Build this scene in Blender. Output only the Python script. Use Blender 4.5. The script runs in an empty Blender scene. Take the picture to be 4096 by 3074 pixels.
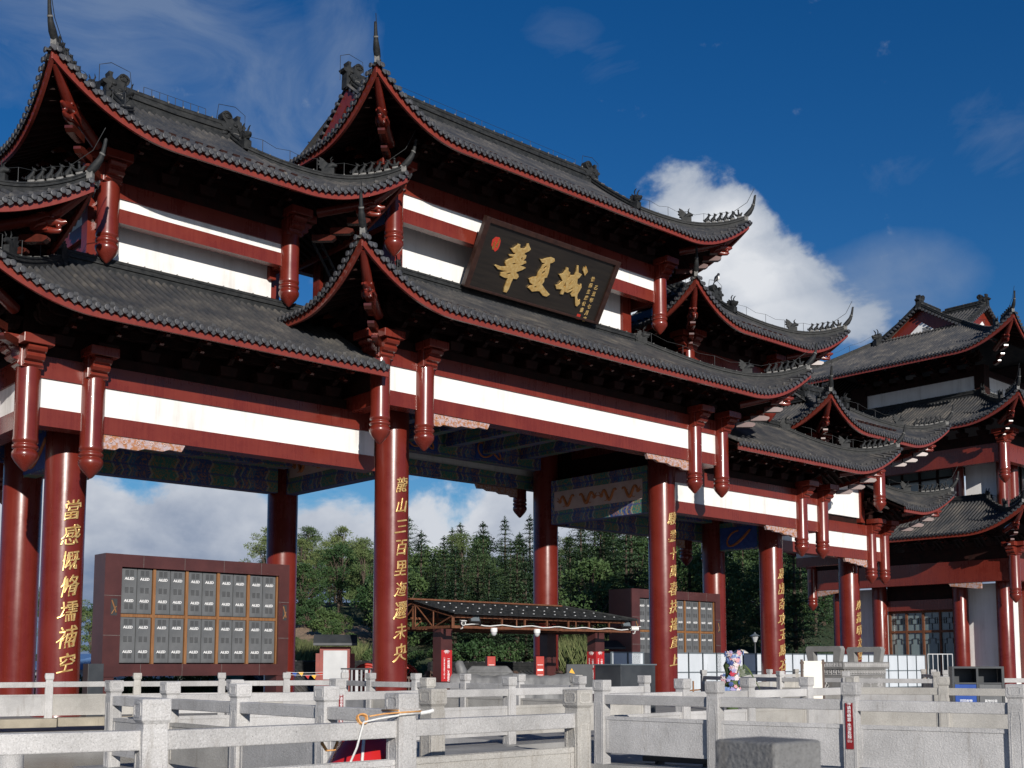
import bpy, bmesh, math, random
from mathutils import Vector, Matrix, Euler
random.seed(7)
PI = math.pi
S = bpy.context.scene
COL = S.collection

# ------------------------------------------------------------------ camera
CAM = Vector((-30.92, -32.43, 1.55))
YAW = -0.7357
cd = bpy.data.cameras.new('camera')
cam = bpy.data.objects.new('camera', cd)
COL.objects.link(cam)
cam.location = CAM
cam.rotation_euler = (PI/2 + 0.0992, 0, YAW)
cd.sensor_width = 36
cd.lens = 4571.15/4096*36
cd.shift_y = 663.6/4096
cd.clip_start = 0.1
cd.clip_end = 4000
S.camera = cam
S.render.resolution_x, S.render.resolution_y = 1024, 768

# ------------------------------------------------------------------ light
SUN_EL, SUN_AZ = math.radians(17.5), math.radians(-156.0)   # azimuth from +Y towards +X
sd = Vector((math.sin(SUN_AZ)*math.cos(SUN_EL), math.cos(SUN_AZ)*math.cos(SUN_EL), math.sin(SUN_EL)))
sl = bpy.data.lights.new('sun', 'SUN')
sl.energy = 4.9
sl.angle = math.radians(0.5)
sl.color = (1.0, 0.94, 0.86)
so = bpy.data.objects.new('sun', sl)
COL.objects.link(so)
so.rotation_euler = sd.to_track_quat('Z', 'Y').to_euler()
so.location = (-60, -60, 60)
S.view_settings.view_transform = 'Standard'
S.view_settings.look = 'None'
S.view_settings.exposure = 0.0
S.view_settings.gamma = 1.0
S.cycles.max_bounces = 6
S.cycles.use_denoising = True

class NT:
    """small node-tree writer"""
    def __init__(s, nt): s.nt = nt; s.n = nt.nodes; s.l = nt.links
    def node(s, t, **kw):
        o = s.n.new(t)
        for k, v in kw.items(): setattr(o, k, v)
        return o
    def set(s, sock, v):
        if isinstance(v, bpy.types.NodeSocket): s.l.new(v, sock)
        elif v is not None: sock.default_value = v
    def math(s, op, a, b=None, c=None, clamp=False):
        o = s.node('ShaderNodeMath', operation=op, use_clamp=clamp)
        for i, v in enumerate((a, b, c)):
            if v is not None: s.set(o.inputs[i], v)
        return o.outputs[0]
    def vec(s, op, a, b=None):
        o = s.node('ShaderNodeVectorMath', operation=op)
        s.set(o.inputs[0], a)
        if b is not None: s.set(o.inputs[1], b)
        return o
    def noise(s, vec, scale, detail=4, rough=0.55, dist=0.0):
        o = s.node('ShaderNodeTexNoise')
        if vec is not None: s.l.new(vec, o.inputs['Vector'])
        o.inputs['Scale'].default_value = scale
        o.inputs['Detail'].default_value = detail
        o.inputs['Roughness'].default_value = rough
        o.inputs['Distortion'].default_value = dist
        return o.outputs['Fac']
    def ramp(s, fac, stops, interp='LINEAR'):
        o = s.node('ShaderNodeValToRGB')
        s.set(o.inputs[0], fac)
        cr = o.color_ramp
        cr.interpolation = interp
        while len(cr.elements) < len(stops): cr.elements.new(0.5)
        for e, (p, c) in zip(cr.elements, stops):
            e.position = p
            e.color = (c, c, c, 1) if not hasattr(c, '__len__') else (*c, 1)
        return o.outputs[0]
    def mix(s, fac, a, b, blend='MIX'):
        o = s.node('ShaderNodeMix', data_type='RGBA', blend_type=blend)
        s.set(o.inputs[0], fac)
        for i, v in ((6, a), (7, b)):
            if isinstance(v, (tuple, list)): v = (*v[:3], 1)
            s.set(o.inputs[i], v)
        return o.outputs[2]
    def mapping(s, vec, scale=(1,1,1), rot=(0,0,0), loc=(0,0,0)):
        o = s.node('ShaderNodeMapping')
        s.l.new(vec, o.inputs[0])
        o.inputs['Scale'].default_value = scale
        o.inputs['Rotation'].default_value = rot
        o.inputs['Location'].default_value = loc
        return o.outputs[0]

# ------------------------------------------------------------------ sky
W = bpy.data.worlds.new('World')
S.world = W
W.use_nodes = True
w = NT(W.node_tree)
w.n.clear()
sky = w.node('ShaderNodeTexSky', sky_type='NISHITA')
sky.sun_disc = False
sky.sun_elevation = SUN_EL
sky.sun_rotation = SUN_AZ
sky.altitude = 100
sky.air_density = 1.0
sky.dust_density = 0.3
sky.ozone_density = 2.0
tc = w.node('ShaderNodeTexCoord')
D = tc.outputs['Generated']
# the deep polarised blue of the photograph
hsv = w.node('ShaderNodeHueSaturation')
hsv.inputs['Hue'].default_value = 0.505
hsv.inputs['Saturation'].default_value = 1.42
hsv.inputs['Value'].default_value = 1.0
w.l.new(sky.outputs[0], hsv.inputs['Color'])
skyc = w.mix(1.0, hsv.outputs[0], (.72, .98, 1.2), 'MULTIPLY')
def pxdir(u, v):                    # a compass direction of the sky
    X, Yu = (u-2048)/4571.15, -(v-1537-663.6)/4571.15
    cp, sp = math.cos(.0992), math.sin(.0992)
    Zf, Z = cp-Yu*sp, sp+Yu*cp
    cy, sy = math.cos(YAW), math.sin(YAW)
    return Vector((X*cy-Zf*sy, X*sy+Zf*cy, Z)).normalized()
def blob(u, v, sx, sy, ang=0.0):
    """soft elliptical mask on the sky around a direction; sx, sy in radians"""
    c = pxdir(u, v)
    ex = c.cross(Vector((0,0,1))).normalized()
    ey = ex.cross(c)
    ca, sa = math.cos(ang), math.sin(ang)
    fx, fy = (ex*ca+ey*sa)/sx, (ey*ca-ex*sa)/sy
    a = w.vec('DOT_PRODUCT', D, tuple(fx)).outputs['Value']
    b = w.vec('DOT_PRODUCT', D, tuple(fy)).outputs['Value']
    r = w.math('SQRT', w.math('ADD', w.math('MULTIPLY', a, a), w.math('MULTIPLY', b, b)))
    f = w.math('GREATER_THAN', w.vec('DOT_PRODUCT', D, tuple(c)).outputs['Value'], 0.0)
    return w.math('MULTIPLY', w.math('SUBTRACT', 1.0, r, clamp=True), f)
def lay(base, alpha, color): return w.mix(alpha, base, color)
sep = w.node('ShaderNodeSeparateXYZ'); w.l.new(D, sep.inputs[0])
el = sep.outputs['Z']
n_big = w.noise(w.mapping(D, (1, 1, 1.6)), 7.0, 7, 0.55, 0.3)
n_mid = w.noise(w.mapping(D, (1, 1, 1.5), loc=(3, 1, 2)), 16.0, 7, 0.58, 0.2)
n_soft = w.noise(w.mapping(D, (1, 1, 1.8), loc=(1, 5, 2)), 4.2, 5, 0.5, 0.6)
# thin high wisps
wv = w.noise(w.mapping(D, (1, 1, 2.2), rot=(0.3, 0.5, 0.2)), 8.0, 6, 0.6, 1.4)
wm = None
for wt_, a in [(1, (1000, 380, .19, .11, -.5)), (1.25, (480, 100, .17, .11, .3)), (.4, (2330, 180, .10, .05, -.45)), (.4, (3980, 520, .06, .10, .7)), (1, (1330, 330, .05, .16, -.15)), (.4, (3560, 650, .07, .05, 0))]:
    b = w.math('MULTIPLY', blob(*a), wt_)
    wm = b if wm is None else w.math('MAXIMUM', wm, b)
wal = w.math('MULTIPLY', w.ramp(w.math('MULTIPLY', wv, w.math('POWER', wm, .6)), [(.22, 0), (.62, 1)]), .42)
c1 = lay(skyc, wal, (4.6, 5.6, 7.2))
# bright cumulus behind the right-hand roofs
cm = None
for a in [(2790, 1040, .085, .095, 0), (2890, 890, .055, .045, 0), (2990, 1130, .10, .06, -.35), (3130, 1260, .10, .04, -.1), (2700, 1200, .10, .10, 0)]:
    b = blob(*a)
    cm = b if cm is None else w.math('MAXIMUM', cm, b)
cdn = w.math('ADD', cm, w.math('MULTIPLY', w.math('SUBTRACT', n_mid, .5), 1.0))
cal = w.ramp(cdn, [(.15, 0), (.36, 1)], 'EASE')
ccol = w.mix(w.ramp(cdn, [(.2, 0), (.75, 1)]), (5.2, 6.1, 7.6), (12.0, 12.3, 12.8))
c2 = lay(c1, w.math('MULTIPLY', cal, .95), ccol)
hz = blob(3430, 1190, .13, .06, .2)      # its thin veil trailing to the right
c2 = lay(c2, w.math('MULTIPLY', w.ramp(w.math('MULTIPLY', w.math('POWER', hz, .6), w.math('ADD', w.math('MULTIPLY', n_soft, .5), w.math('MULTIPLY', n_mid, .5))), [(.2, 0), (.52, 1)]), .55), (4.6, 5.6, 7.2))
# the long bank of cumulus above the horizon
edge = w.math('ADD', w.math('MULTIPLY', w.math('SUBTRACT', n_big, .5), .20), w.math('MULTIPLY', w.math('SUBTRACT', n_mid, .5), .05))
hb = w.math('SUBTRACT', w.math('ADD', .158, edge), el)          # >0 inside the bank
hal = w.ramp(hb, [(.0, 0), (.022, 1)], 'EASE')
lit = w.math('ADD', w.math('MULTIPLY', n_mid, .55), w.math('MULTIPLY', n_soft, .75))
hcol = w.mix(w.ramp(w.math('SUBTRACT', lit, w.math('MULTIPLY', hb, 3.4)), [(.18, 0), (.60, 1)]), (2.5, 3.5, 5.5), (9.8, 10.3, 11.2))
c3 = lay(c2, hal, hcol)
bg = w.node('ShaderNodeBackground')
bg.inputs['Strength'].default_value = 0.064
w.l.new(c3, bg.inputs['Color'])
wo = w.node('ShaderNodeOutputWorld')
w.l.new(bg.outputs[0], wo.inputs['Surface'])

# ------------------------------------------------------------------ materials
MATS = {}
def mat(name, build=None, col=(.5,.5,.5), rough=.6, metal=0.0, coat=0.0, spec=.5):
    if name in MATS: return MATS[name]
    m = bpy.data.materials.new(name)
    m.use_nodes = True
    t = NT(m.node_tree)
    b = t.n['Principled BSDF']
    b.inputs['Base Color'].default_value = (*col, 1)
    b.inputs['Roughness'].default_value = rough
    b.inputs['Metallic'].default_value = metal
    b.inputs['Coat Weight'].default_value = coat
    b.inputs['Coat Roughness'].default_value = .08
    b.inputs['Specular IOR Level'].default_value = spec
    if build: build(t, b)
    MATS[name] = m
    return m
def P_(t): return t.node('ShaderNodeTexCoord').outputs['Object']
def bump(t, b, h, strength=.3, dist=.02):
    o = t.node('ShaderNodeBump')
    o.inputs['Strength'].default_value = strength
    o.inputs['Distance'].default_value = dist
    t.l.new(h, o.inputs['Height'])
    t.l.new(o.outputs[0], b.inputs['Normal'])
def two(a, c, scale, lo=.35, hi=.65, st=(1,1,1), bs=0, bscale=None, rv=None):
    def f(t, b):
        p = t.mapping(P_(t), st)
        n = t.noise(p, scale, 6, .6)
        t.l.new(t.mix(t.ramp(n, [(lo, 0), (hi, 1)]), a, c), b.inputs['Base Color'])
        if rv: t.l.new(t.ramp(n, [(0, rv[0]), (1, rv[1])]), b.inputs['Roughness'])
        if bs: bump(t, b, t.noise(P_(t), bscale or scale*6, 4, .6), bs)
    return f
def red_build(a, c, streak=True):
    def f(t, b):
        p = P_(t)
        n1 = t.noise(p, 1.1, 5, .6)
        n2 = t.noise(t.mapping(p, (9, 9, .35)), 1.0, 6, .65)
        k = t.math('ADD', t.math('MULTIPLY', n1, .6), t.math('MULTIPLY', n2, .4))
        colr = t.mix(t.ramp(k, [(.36, 0), (.62, 1)]), a, c)
        fleck = t.ramp(t.noise(p, 23, 2, .5), [(.74, 0), (.77, 1)])
        t.l.new(t.mix(t.math('MULTIPLY', fleck, .25), colr, (.33, .16, .12)), b.inputs['Base Color'])
        t.l.new(t.ramp(k, [(.3, .2), (.7, .38)]), b.inputs['Roughness'])
        bump(t, b, t.noise(p, 5, 3, .5), .05, .03)
    return f
RED = mat('red_lacquer', red_build((.118,.014,.009), (.155,.021,.012)), rough=.25, coat=.25)
BRKT = mat('bracket_highlight_red', two((.05,.012,.008), (.09,.018,.012), 3.0), rough=.22, spec=.6)  # brighter than the bracket arms: sky highlights on the noses put into the colour
REDC = mat('red_column_paint', red_build((.118,.014,.009), (.15,.02,.012)), rough=.45, coat=.06)
REDB = mat('red_beam_paint', red_build((.125,.016,.010), (.17,.026,.015)), rough=.4)
REDE = mat('red_eave_paint', red_build((.165,.027,.018), (.21,.038,.025)), rough=.5)
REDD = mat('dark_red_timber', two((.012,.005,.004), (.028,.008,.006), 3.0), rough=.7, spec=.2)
def plaster_build(t, b):
    p = P_(t)
    n = t.noise(t.mapping(p, (1.6, 1.6, .12)), 1.6, 7, .68)
    n2 = t.noise(p, .7, 5, .6)
    k = t.math('ADD', t.math('MULTIPLY', n, .6), t.math('MULTIPLY', n2, .4))
    c = t.ramp(k, [(.34, (.60,.585,.56)), (.47, (.76,.75,.73)), (.6, (.82,.815,.80))])
    t.l.new(c, b.inputs['Base Color'])
    bump(t, b, t.noise(p, 26, 4, .6), .08, .01)
WHITE = mat('white_plaster', plaster_build, rough=.85)
def tile_build(t, b):
    p = P_(t)
    n1 = t.noise(p, .9, 6, .65)
    n2 = t.noise(p, 14, 4, .6)
    k = t.math('ADD', t.math('MULTIPLY', n1, .85), t.math('MULTIPLY', n2, .15))
    base = t.mix(t.ramp(k, [(.38, 0), (.52, .3), (.68, 1)]), (.036,.039,.045), (.135,.123,.108))
    sp = t.ramp(t.noise(p, 40, 2, .5), [(.7, 0), (.78, 1)])
    t.l.new(t.mix(t.math('MULTIPLY', sp, .3), base, (.25,.24,.22)), b.inputs['Base Color'])
    t.l.new(t.ramp(n2, [(.2, .38), (.8, .75)]), b.inputs['Roughness'])
    bump(t, b, n2, .25, .02)
TILE = mat('grey_roof_tile', tile_build, spec=.35)
RIDGE = mat('dark_ridge_clay', two((.012,.0135,.015), (.032,.033,.033), 5, bs=.3, bscale=25), rough=.62, spec=.22)
DISC = mat('tile_end_clay', two((.032,.034,.04), (.08,.08,.085), 9, bs=.3, bscale=45), rough=.5)
MORTAR = mat('pale_mortar', two((.1,.1,.096), (.2,.195,.185), 8, bs=.3), rough=.9)
WIRE = mat('rod_wire_steel', col=(.03,.032,.034), rough=.5, metal=.3)
GOLD = mat('gold_leaf', two((.44,.22,.055), (.62,.36,.11), 6), rough=.33, metal=.65)
GOLDW = mat('bright_gilt', two((.62,.38,.12), (.8,.58,.25), 9), rough=.32, metal=.55)
BLACK = mat('black_lacquer_board', two((.012,.010,.009), (.02,.016,.013), 2, st=(.3,1,6)), rough=.35)
BLACKF = mat('dark_brown_frame', two((.022,.010,.008), (.04,.018,.013), 4), rough=.3)
SEAL = mat('vermilion_seal', col=(.42,.03,.018), rough=.5)
def granite(lo, mid, hi, stain=.0):
    def f(t, b):
        p = P_(t)
        v = t.node('ShaderNodeTexVoronoi'); t.l.new(p, v.inputs['Vector']); v.inputs['Scale'].default_value = 120
        g = t.noise(p, 70, 3, .7)
        k = t.math('ADD', t.math('MULTIPLY', v.outputs['Distance'], .6), t.math('MULTIPLY', g, .6))
        c = t.mix(t.ramp(k, [(.30, 0), (.50, 1)]), lo, mid)
        c = t.mix(t.ramp(t.noise(p, 85, 4, .75), [(.48, 0), (.64, .8)]), c, hi)
        rnd = t.math('ADD', t.math('MULTIPLY', t.node('ShaderNodeObjectInfo').outputs['Random'], .22), .86)
        vm = t.node('ShaderNodeVectorMath', operation='SCALE'); t.l.new(c, vm.inputs[0]); t.l.new(rnd, vm.inputs['Scale']); c = vm.outputs[0]      # slab to slab
        big = t.ramp(t.noise(p, 1.6, 5, .6), [(.35, .74), (.7, 1.06)])
        c = t.mix(1.0, c, big, 'MULTIPLY')
        st = t.ramp(t.noise(t.mapping(p, (5, 5, .7)), 1.3, 5, .65), [(.58, 0), (.75, .55)])
        c = t.mix(st, c, (.17, .145, .115))
        t.l.new(c, b.inputs['Base Color'])
        bump(t, b, t.math('ADD', t.noise(p, 48, 3, .6), t.math('MULTIPLY', g, .4)), .55, .012)
    return f
STONE = mat('speckled_granite', granite((.14,.137,.133), (.47,.46,.45), (.63,.62,.61)), rough=.8)
STONEW = mat('weathered_granite', granite((.16,.15,.13), (.43,.41,.375), (.55,.535,.5)), rough=.85)
STONED = mat('carved_grey_stone', granite((.14,.14,.135), (.24,.235,.225), (.29,.285,.275)), rough=.85)
STONET = mat('tan_curb_stone', granite((.2,.17,.12), (.33,.29,.22), (.4,.36,.29)), rough=.9)
STONEG = mat('grey_granite', granite((.13,.13,.13), (.24,.24,.238), (.3,.3,.295)), rough=.8)
PAVE = mat('paving_slabs', granite((.2,.2,.195), (.3,.295,.285), (.35,.345,.335)), rough=.9)
def paint_build(t, b):
    # painted timber: banded cartouches of blue and green with pale outlines and orange scrolls
    p = t.node('ShaderNodeTexCoord').outputs['Object']
    s = t.node('ShaderNodeSeparateXYZ'); t.l.new(p, s.inputs[0])
    a = t.math('ADD', s.outputs['X'], s.outputs['Y'])
    zz = t.math('MULTIPLY', t.math('PINGPONG', s.outputs['Z'], .3), .5)
    q = t.math('FRACT', t.math('MULTIPLY', t.math('ADD', a, zz), .42))
    c = t.ramp(q, [(0, (.02,.05,.15)), (.2, (.02,.05,.15)), (.205, (.2,.23,.2)), (.235, (.2,.23,.2)), (.24, (.025,.13,.11)), (.62, (.03,.15,.12)), (.625, (.2,.23,.2)), (.655, (.2,.23,.2)), (.66, (.02,.05,.15)), (.74, (.05,.12,.13)), (.76, (.2,.23,.2)), (.78, (.02,.06,.2)), (.86, (.03,.12,.12)), (.88, (.2,.23,.2)), (.9, (.03,.1,.2))], 'CONSTANT')
    sq = t.ramp(t.noise(p, 4.5, 3, .5, 2.2), [(.5, 0), (.52, 1), (.56, 1), (.58, 0)])
    c = t.mix(t.math('MULTIPLY', sq, .9), c, (.3,.13,.03))
    ln = t.math('FRACT', t.math('MULTIPLY', s.outputs['Z'], 2.2))
    le = t.ramp(ln, [(0, 1), (.07, 1), (.08, 0), (.9, 0), (.92, 1)])
    c = t.mix(t.math('MULTIPLY', le, .7), c, (.03,.045,.16))
    t.l.new(t.mix(1.0, c, (1.35,1.35,1.35), 'MULTIPLY'), b.inputs['Base Color'])
PAINT = mat('painted_timber', paint_build, rough=.6)
PINK = mat('pink_painted_band', two((.5,.34,.29), (.6,.43,.37), 2), rough=.7)
ORANGE = mat('orange_scroll_paint', two((.4,.12,.03), (.5,.17,.045), 7), rough=.6)
BLUEP = mat('blue_painted_field', two((.015,.04,.2), (.03,.08,.3), 5), rough=.6)
CARVE = mat('carved_painted_wood', two((.36,.15,.06), (.42,.34,.36), 9, .42, .58, bs=.8, bscale=14), rough=.5)
MAROON = mat('maroon_aluminium', two((.055,.018,.017), (.08,.026,.024), 1.2), rough=.35, spec=.5)
CAB = mat('grey_cabinet_paint', two((.085,.09,.095), (.125,.13,.135), 2.0, st=(1,1,.6)), rough=.5)
CABD = mat('dark_louvre', col=(.03,.031,.033), rough=.6)
WOODF = mat('orange_brown_frame', two((.17,.075,.025), (.26,.12,.045), 3, st=(8,8,.6)), rough=.55)
LOGO = mat('white_print', col=(.82,.82,.82), rough=.6)
DGREY = mat('dark_grey_metal', two((.028,.032,.037), (.05,.055,.06), 1.5), rough=.4)
TARP = mat('grey_tarpaulin', two((.1,.102,.105), (.17,.172,.175), 2.5, bs=.6, bscale=3.5), rough=.55)
RUST = mat('rust_steel', two((.09,.032,.014), (.17,.06,.025), 6), rough=.7)
BOARDRED = mat('board_red_paint', two((.19,.024,.016), (.25,.035,.022), 3), rough=.45)
BRIGHTRED = mat('bright_red_paint', two((.34,.022,.014), (.43,.035,.02), 3), rough=.4)
SIGNRED = mat('sign_red_vinyl', col=(.42,.018,.02), rough=.45)
SIGNDK = mat('dark_sign_red', col=(.22,.012,.014), rough=.4)
LGREY = mat('pale_grey_sheet', two((.42,.43,.44), (.5,.51,.52), 1.4), rough=.5)
PANELW = mat('pale_blue_hoarding', two((.50,.54,.58), (.6,.64,.68), .8, st=(1,1,.3)), rough=.5)
STEELB = mat('grey_blue_steel', col=(.16,.19,.21), rough=.4, metal=.3)
CREAM = mat('cream_sheet', two((.74,.68,.58), (.8,.76,.67), .8), rough=.7)
BROWNW = mat('dark_brown_timber', two((.05,.03,.022), (.09,.055,.04), 4, st=(6,6,.7)), rough=.6)
BLUE = mat('blue_bin_panel', two((.008,.055,.28), (.012,.07,.33), 2), rough=.35)
GLASS = mat('window_glass', two((.12,.16,.165), (.2,.25,.25), .5), rough=.12, spec=.8)
CORDW = mat('white_rope', two((.6,.6,.58), (.75,.75,.73), 60), rough=.8)
CORDO = mat('orange_rope', two((.62,.28,.08), (.75,.42,.16), 60), rough=.75)
BUOY = mat('glossy_red_plastic', two((.42,.012,.014), (.5,.02,.02), 2), rough=.22, coat=.5)
WCAM = mat('white_plastic', col=(.75,.75,.73), rough=.4)
BLK = mat('black_plastic', col=(.012,.012,.013), rough=.5)
YELLOW = mat('yellow_sticker', col=(.8,.4,.02), rough=.5)
WATER = mat('pond_water', two((.006,.009,.007), (.012,.016,.012), .5, bs=.3, bscale=2.5), rough=.2, spec=.12)
BARK = mat('tree_bark', two((.05,.035,.025), (.1,.075,.055), 8), rough=.9)
def leaf(a, c):
    def f(t, b):
        p = P_(t)
        oi = t.node('ShaderNodeObjectInfo').outputs['Random']
        n = t.noise(p, .9, 3, .6)
        k = t.math('ADD', t.math('MULTIPLY', n, .8), t.math('MULTIPLY', t.math('SUBTRACT', oi, .5), .5))
        t.l.new(t.mix(t.ramp(k, [(.2, 0), (.65, 1)]), a, c), b.inputs['Base Color'])
        b.inputs['Subsurface Weight'].default_value = 0.0
    return f
CEDAR = mat('cedar_needles', leaf((.045,.085,.045), (.10,.16,.075)), rough=.75, spec=.2)
PINE = mat('pine_needles', leaf((.055,.09,.035), (.13,.165,.06)), rough=.75, spec=.2)
BROAD = mat('broad_leaves', leaf((.03,.066,.022), (.075,.118,.038)), rough=.65, spec=.25)
GRASS = mat('rough_grass', two((.07,.1,.03), (.16,.17,.07), 2.5, bs=.8, bscale=9), rough=.95)
def hill_build(t, b):
    p = P_(t)
    k = t.ramp(t.noise(p, .22, 5, .6), [(.56, 0), (.66, .7)])
    dd = t.vec('DISTANCE', t.mapping(p, (1, 1, 0)), (44.0, 88.0, 0)).outputs['Value']       # the bare bank
    k = t.math('MAXIMUM', k, t.ramp(t.math('ADD', t.math('MULTIPLY', dd, .04), t.math('MULTIPLY', t.noise(p, .35, 5, .6), .8)), [(.72, 1), (.9, 0)]))
    g = t.mix(t.noise(p, 3, 4, .7), (.025,.045,.018), (.06,.085,.03))
    s = t.mix(t.noise(p, 2, 5, .7), (.24,.155,.095), (.38,.27,.18))
    t.l.new(t.mix(k, g, s), b.inputs['Base Color'])
    bump(t, b, t.noise(p, 2.2, 5, .7), .8, .3)
HILLM = mat('hill_soil_and_scrub', hill_build, rough=.95)
FLW = [mat('petal_'+n, col=c, rough=.6) for n, c in (('blue', (.16,.24,.45)), ('pale', (.66,.58,.57)), ('pink', (.6,.3,.32)), ('red', (.45,.03,.06)), ('lilac', (.34,.3,.5)), ('navy', (.05,.08,.25)))]
# ------------------------------------------------------------------ mesh helpers
class MB:
    def __init__(s): s.v = []; s.f = []; s.m = []; s.s = []
    def quadf(s, pts, mi=0, smooth=False):
        n = len(s.v); s.v += [tuple(p) for p in pts]
        s.f.append(tuple(range(n, n+len(pts)))); s.m.append(mi); s.s.append(smooth)
    def raw(s, vs, fs, mi=0, smooth=False):
        n = len(s.v); s.v += [tuple(p) for p in vs]
        for f in fs: s.f.append(tuple(i+n for i in f)); s.m.append(mi); s.s.append(smooth)
    def box(s, c, d, rz=0, mi=0, M=None, taper=1.0):
        x, y, z = d[0]/2, d[1]/2, d[2]/2
        t = taper
        vs = [Vector(p) for p in ((-x,-y,-z),(x,-y,-z),(x,y,-z),(-x,y,-z),(-x*t,-y*t,z),(x*t,-y*t,z),(x*t,y*t,z),(-x*t,y*t,z))]
        if rz: R = Matrix.Rotation(rz, 3, 'Z'); vs = [R@p for p in vs]
        vs = [p+Vector(c) for p in vs]
        if M: vs = [M@p for p in vs]
        s.raw(vs, [(0,3,2,1),(4,5,6,7),(0,1,5,4),(1,2,6,5),(2,3,7,6),(3,0,4,7)], mi)
    def bbox(s, a, b, mi=0):
        s.box([(p+q)/2 for p, q in zip(a, b)], [abs(q-p) for p, q in zip(a, b)], mi=mi)
    def lathe(s, prof, c=(0,0,0), n=20, mi=0, M=None, smooth=True, caps=True):
        vs = []
        for r, z in prof:
            for k in range(n):
                a = 2*PI*k/n
                vs.append(Vector((c[0]+r*math.cos(a), c[1]+r*math.sin(a), c[2]+z)))
        if M: vs = [M@p for p in vs]
        fs = []
        for i in range(len(prof)-1):
            for k in range(n):
                k2 = (k+1) % n
                fs.append((i*n+k, i*n+k2, (i+1)*n+k2, (i+1)*n+k))
        s.raw(vs, fs, mi, smooth)
        if caps:
            m = len(prof)
            if prof[0][0] > .001: s.quadf([vs[k] for k in range(n)][::-1], mi)
            if prof[-1][0] > .001: s.quadf([vs[(m-1)*n+k] for k in range(n)], mi)
    def tube(s, pts, r, n=8, mi=0, smooth=True, cap=True, sy=1.0):
        pts = [Vector(p) for p in pts]
        rs = r if hasattr(r, '__len__') else [r]*len(pts)
        vs = []
        ref = Vector((0,0,1))
        for i, p in enumerate(pts):
            t = (pts[min(i+1, len(pts)-1)]-pts[max(i-1, 0)]).normalized()
            a = t.cross(ref)
            if a.length < .05: a = t.cross(Vector((0,1,0)))
            a.normalize(); b = a.cross(t)
            for k in range(n):
                q = 2*PI*k/n
                vs.append(p+(a*math.cos(q)+b*math.sin(q)*sy)*rs[i])
        fs = []
        for i in range(len(pts)-1):
            for k in range(n):
                k2 = (k+1) % n
                fs.append((i*n+k, (i+1)*n+k, (i+1)*n+k2, i*n+k2))
        s.raw(vs, fs, mi, smooth)
        if cap:
            s.quadf([vs[k] for k in range(n)], mi)
            s.quadf([vs[(len(pts)-1)*n+k] for k in range(n)][::-1], mi)
    def sweep(s, pts, prof, mi=0, close=True, smooth=False, side=None):
        """prof: list of (sideways, up); side vectors horizontal"""
        pts = [Vector(p) for p in pts]; m = len(prof); vs = []
        for i, p in enumerate(pts):
            if side: a = Vector(side)
            else:
                t = pts[min(i+1, len(pts)-1)]-pts[max(i-1, 0)]
                t.z = 0
                a = Vector((t.y, -t.x, 0)).normalized()
            for u, z in prof: vs.append(p+a*u+Vector((0,0,z)))
        fs = []
        for i in range(len(pts)-1):
            for k in range(m if close else m-1):
                k2 = (k+1) % m
                fs.append((i*m+k, i*m+k2, (i+1)*m+k2, (i+1)*m+k))
        s.raw(vs, fs, mi, smooth)
        if close:
            s.quadf(vs[:m][::-1], mi); s.quadf(vs[-m:], mi)
    def prism(s, poly, a, b, ax, ay, mi=0, o=(0,0,0)):
        """2-D polygon along unit axes ax, ay, extruded from vector a to vector b"""
        o = Vector(o); ax = Vector(ax); ay = Vector(ay)
        P = [o+ax*p[0]+ay*p[1] for p in poly]
        A = [p+Vector(a) for p in P]; B = [p+Vector(b) for p in P]
        n = len(P); s.raw(A+B, [(i, (i+1) % n, n+(i+1) % n, n+i) for i in range(n)], mi)
        s.quadf(A[::-1], mi); s.quadf(B, mi)
    def ball(s, c, r, mi=0, seg=10, rings=6, M=None, sc=(1,1,1)):
        vs, fs = [], []
        for i in range(rings+1):
            th = PI*i/rings
            for k in range(seg):
                a = 2*PI*k/seg
                p = Vector((math.sin(th)*math.cos(a)*r*sc[0], math.sin(th)*math.sin(a)*r*sc[1], math.cos(th)*r*sc[2]))
                if M: p = M@p
                vs.append(p+Vector(c))
        for i in range(rings):
            for k in range(seg):
                k2 = (k+1) % seg
                fs.append((i*seg+k, (i+1)*seg+k, (i+1)*seg+k2, i*seg+k2))
        s.raw(vs, fs, mi, True)
    def xf(s, M): s.v = [tuple(M@Vector(p)) for p in s.v]; return s
    def mesh(s, name, mats):
        me = bpy.data.meshes.new(name)
        me.from_pydata(s.v, [], s.f)
        for m in (mats if isinstance(mats, (list, tuple)) else [mats]): me.materials.append(m)
        me.polygons.foreach_set('material_index', s.m)
        me.polygons.foreach_set('use_smooth', s.s)
        me.update()
        return me
    def build(s, name, mats, parent=None, bevel=0, fix=False):
        me = s.mesh(name, mats)
        if fix or bevel:
            bm = bmesh.new(); bm.from_mesh(me)
            if bevel: bmesh.ops.remove_doubles(bm, verts=bm.verts, dist=1e-5)
            bmesh.ops.recalc_face_normals(bm, faces=bm.faces)
            bm.to_mesh(me); bm.free()
        o = bpy.data.objects.new(name, me)
        COL.objects.link(o)
        if bevel:
            md = o.modifiers.new('bevel', 'BEVEL'); md.width = bevel; md.segments = 2; md.limit_method = 'ANGLE'; md.angle_limit = .6
        if parent: put(o, parent)
        return o
def worldmat(o):
    M = o.matrix_basis.copy(); p = o.parent
    while p: M = p.matrix_basis @ M; p = p.parent
    return M
def put(o, parent):
    """parent a child built in world coordinates (parents are unrotated empties or meshes at the origin)"""
    o.parent = parent
    if parent.get('wbuilt', 1): o.matrix_basis = worldmat(parent).inverted() @ o.matrix_basis
def tag(o, label=None, cat=None, group=None, kind=None):
    if label: o['label'] = label
    if cat: o['category'] = cat
    if group: o['group'] = group
    if kind: o['kind'] = kind
    return o
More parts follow.
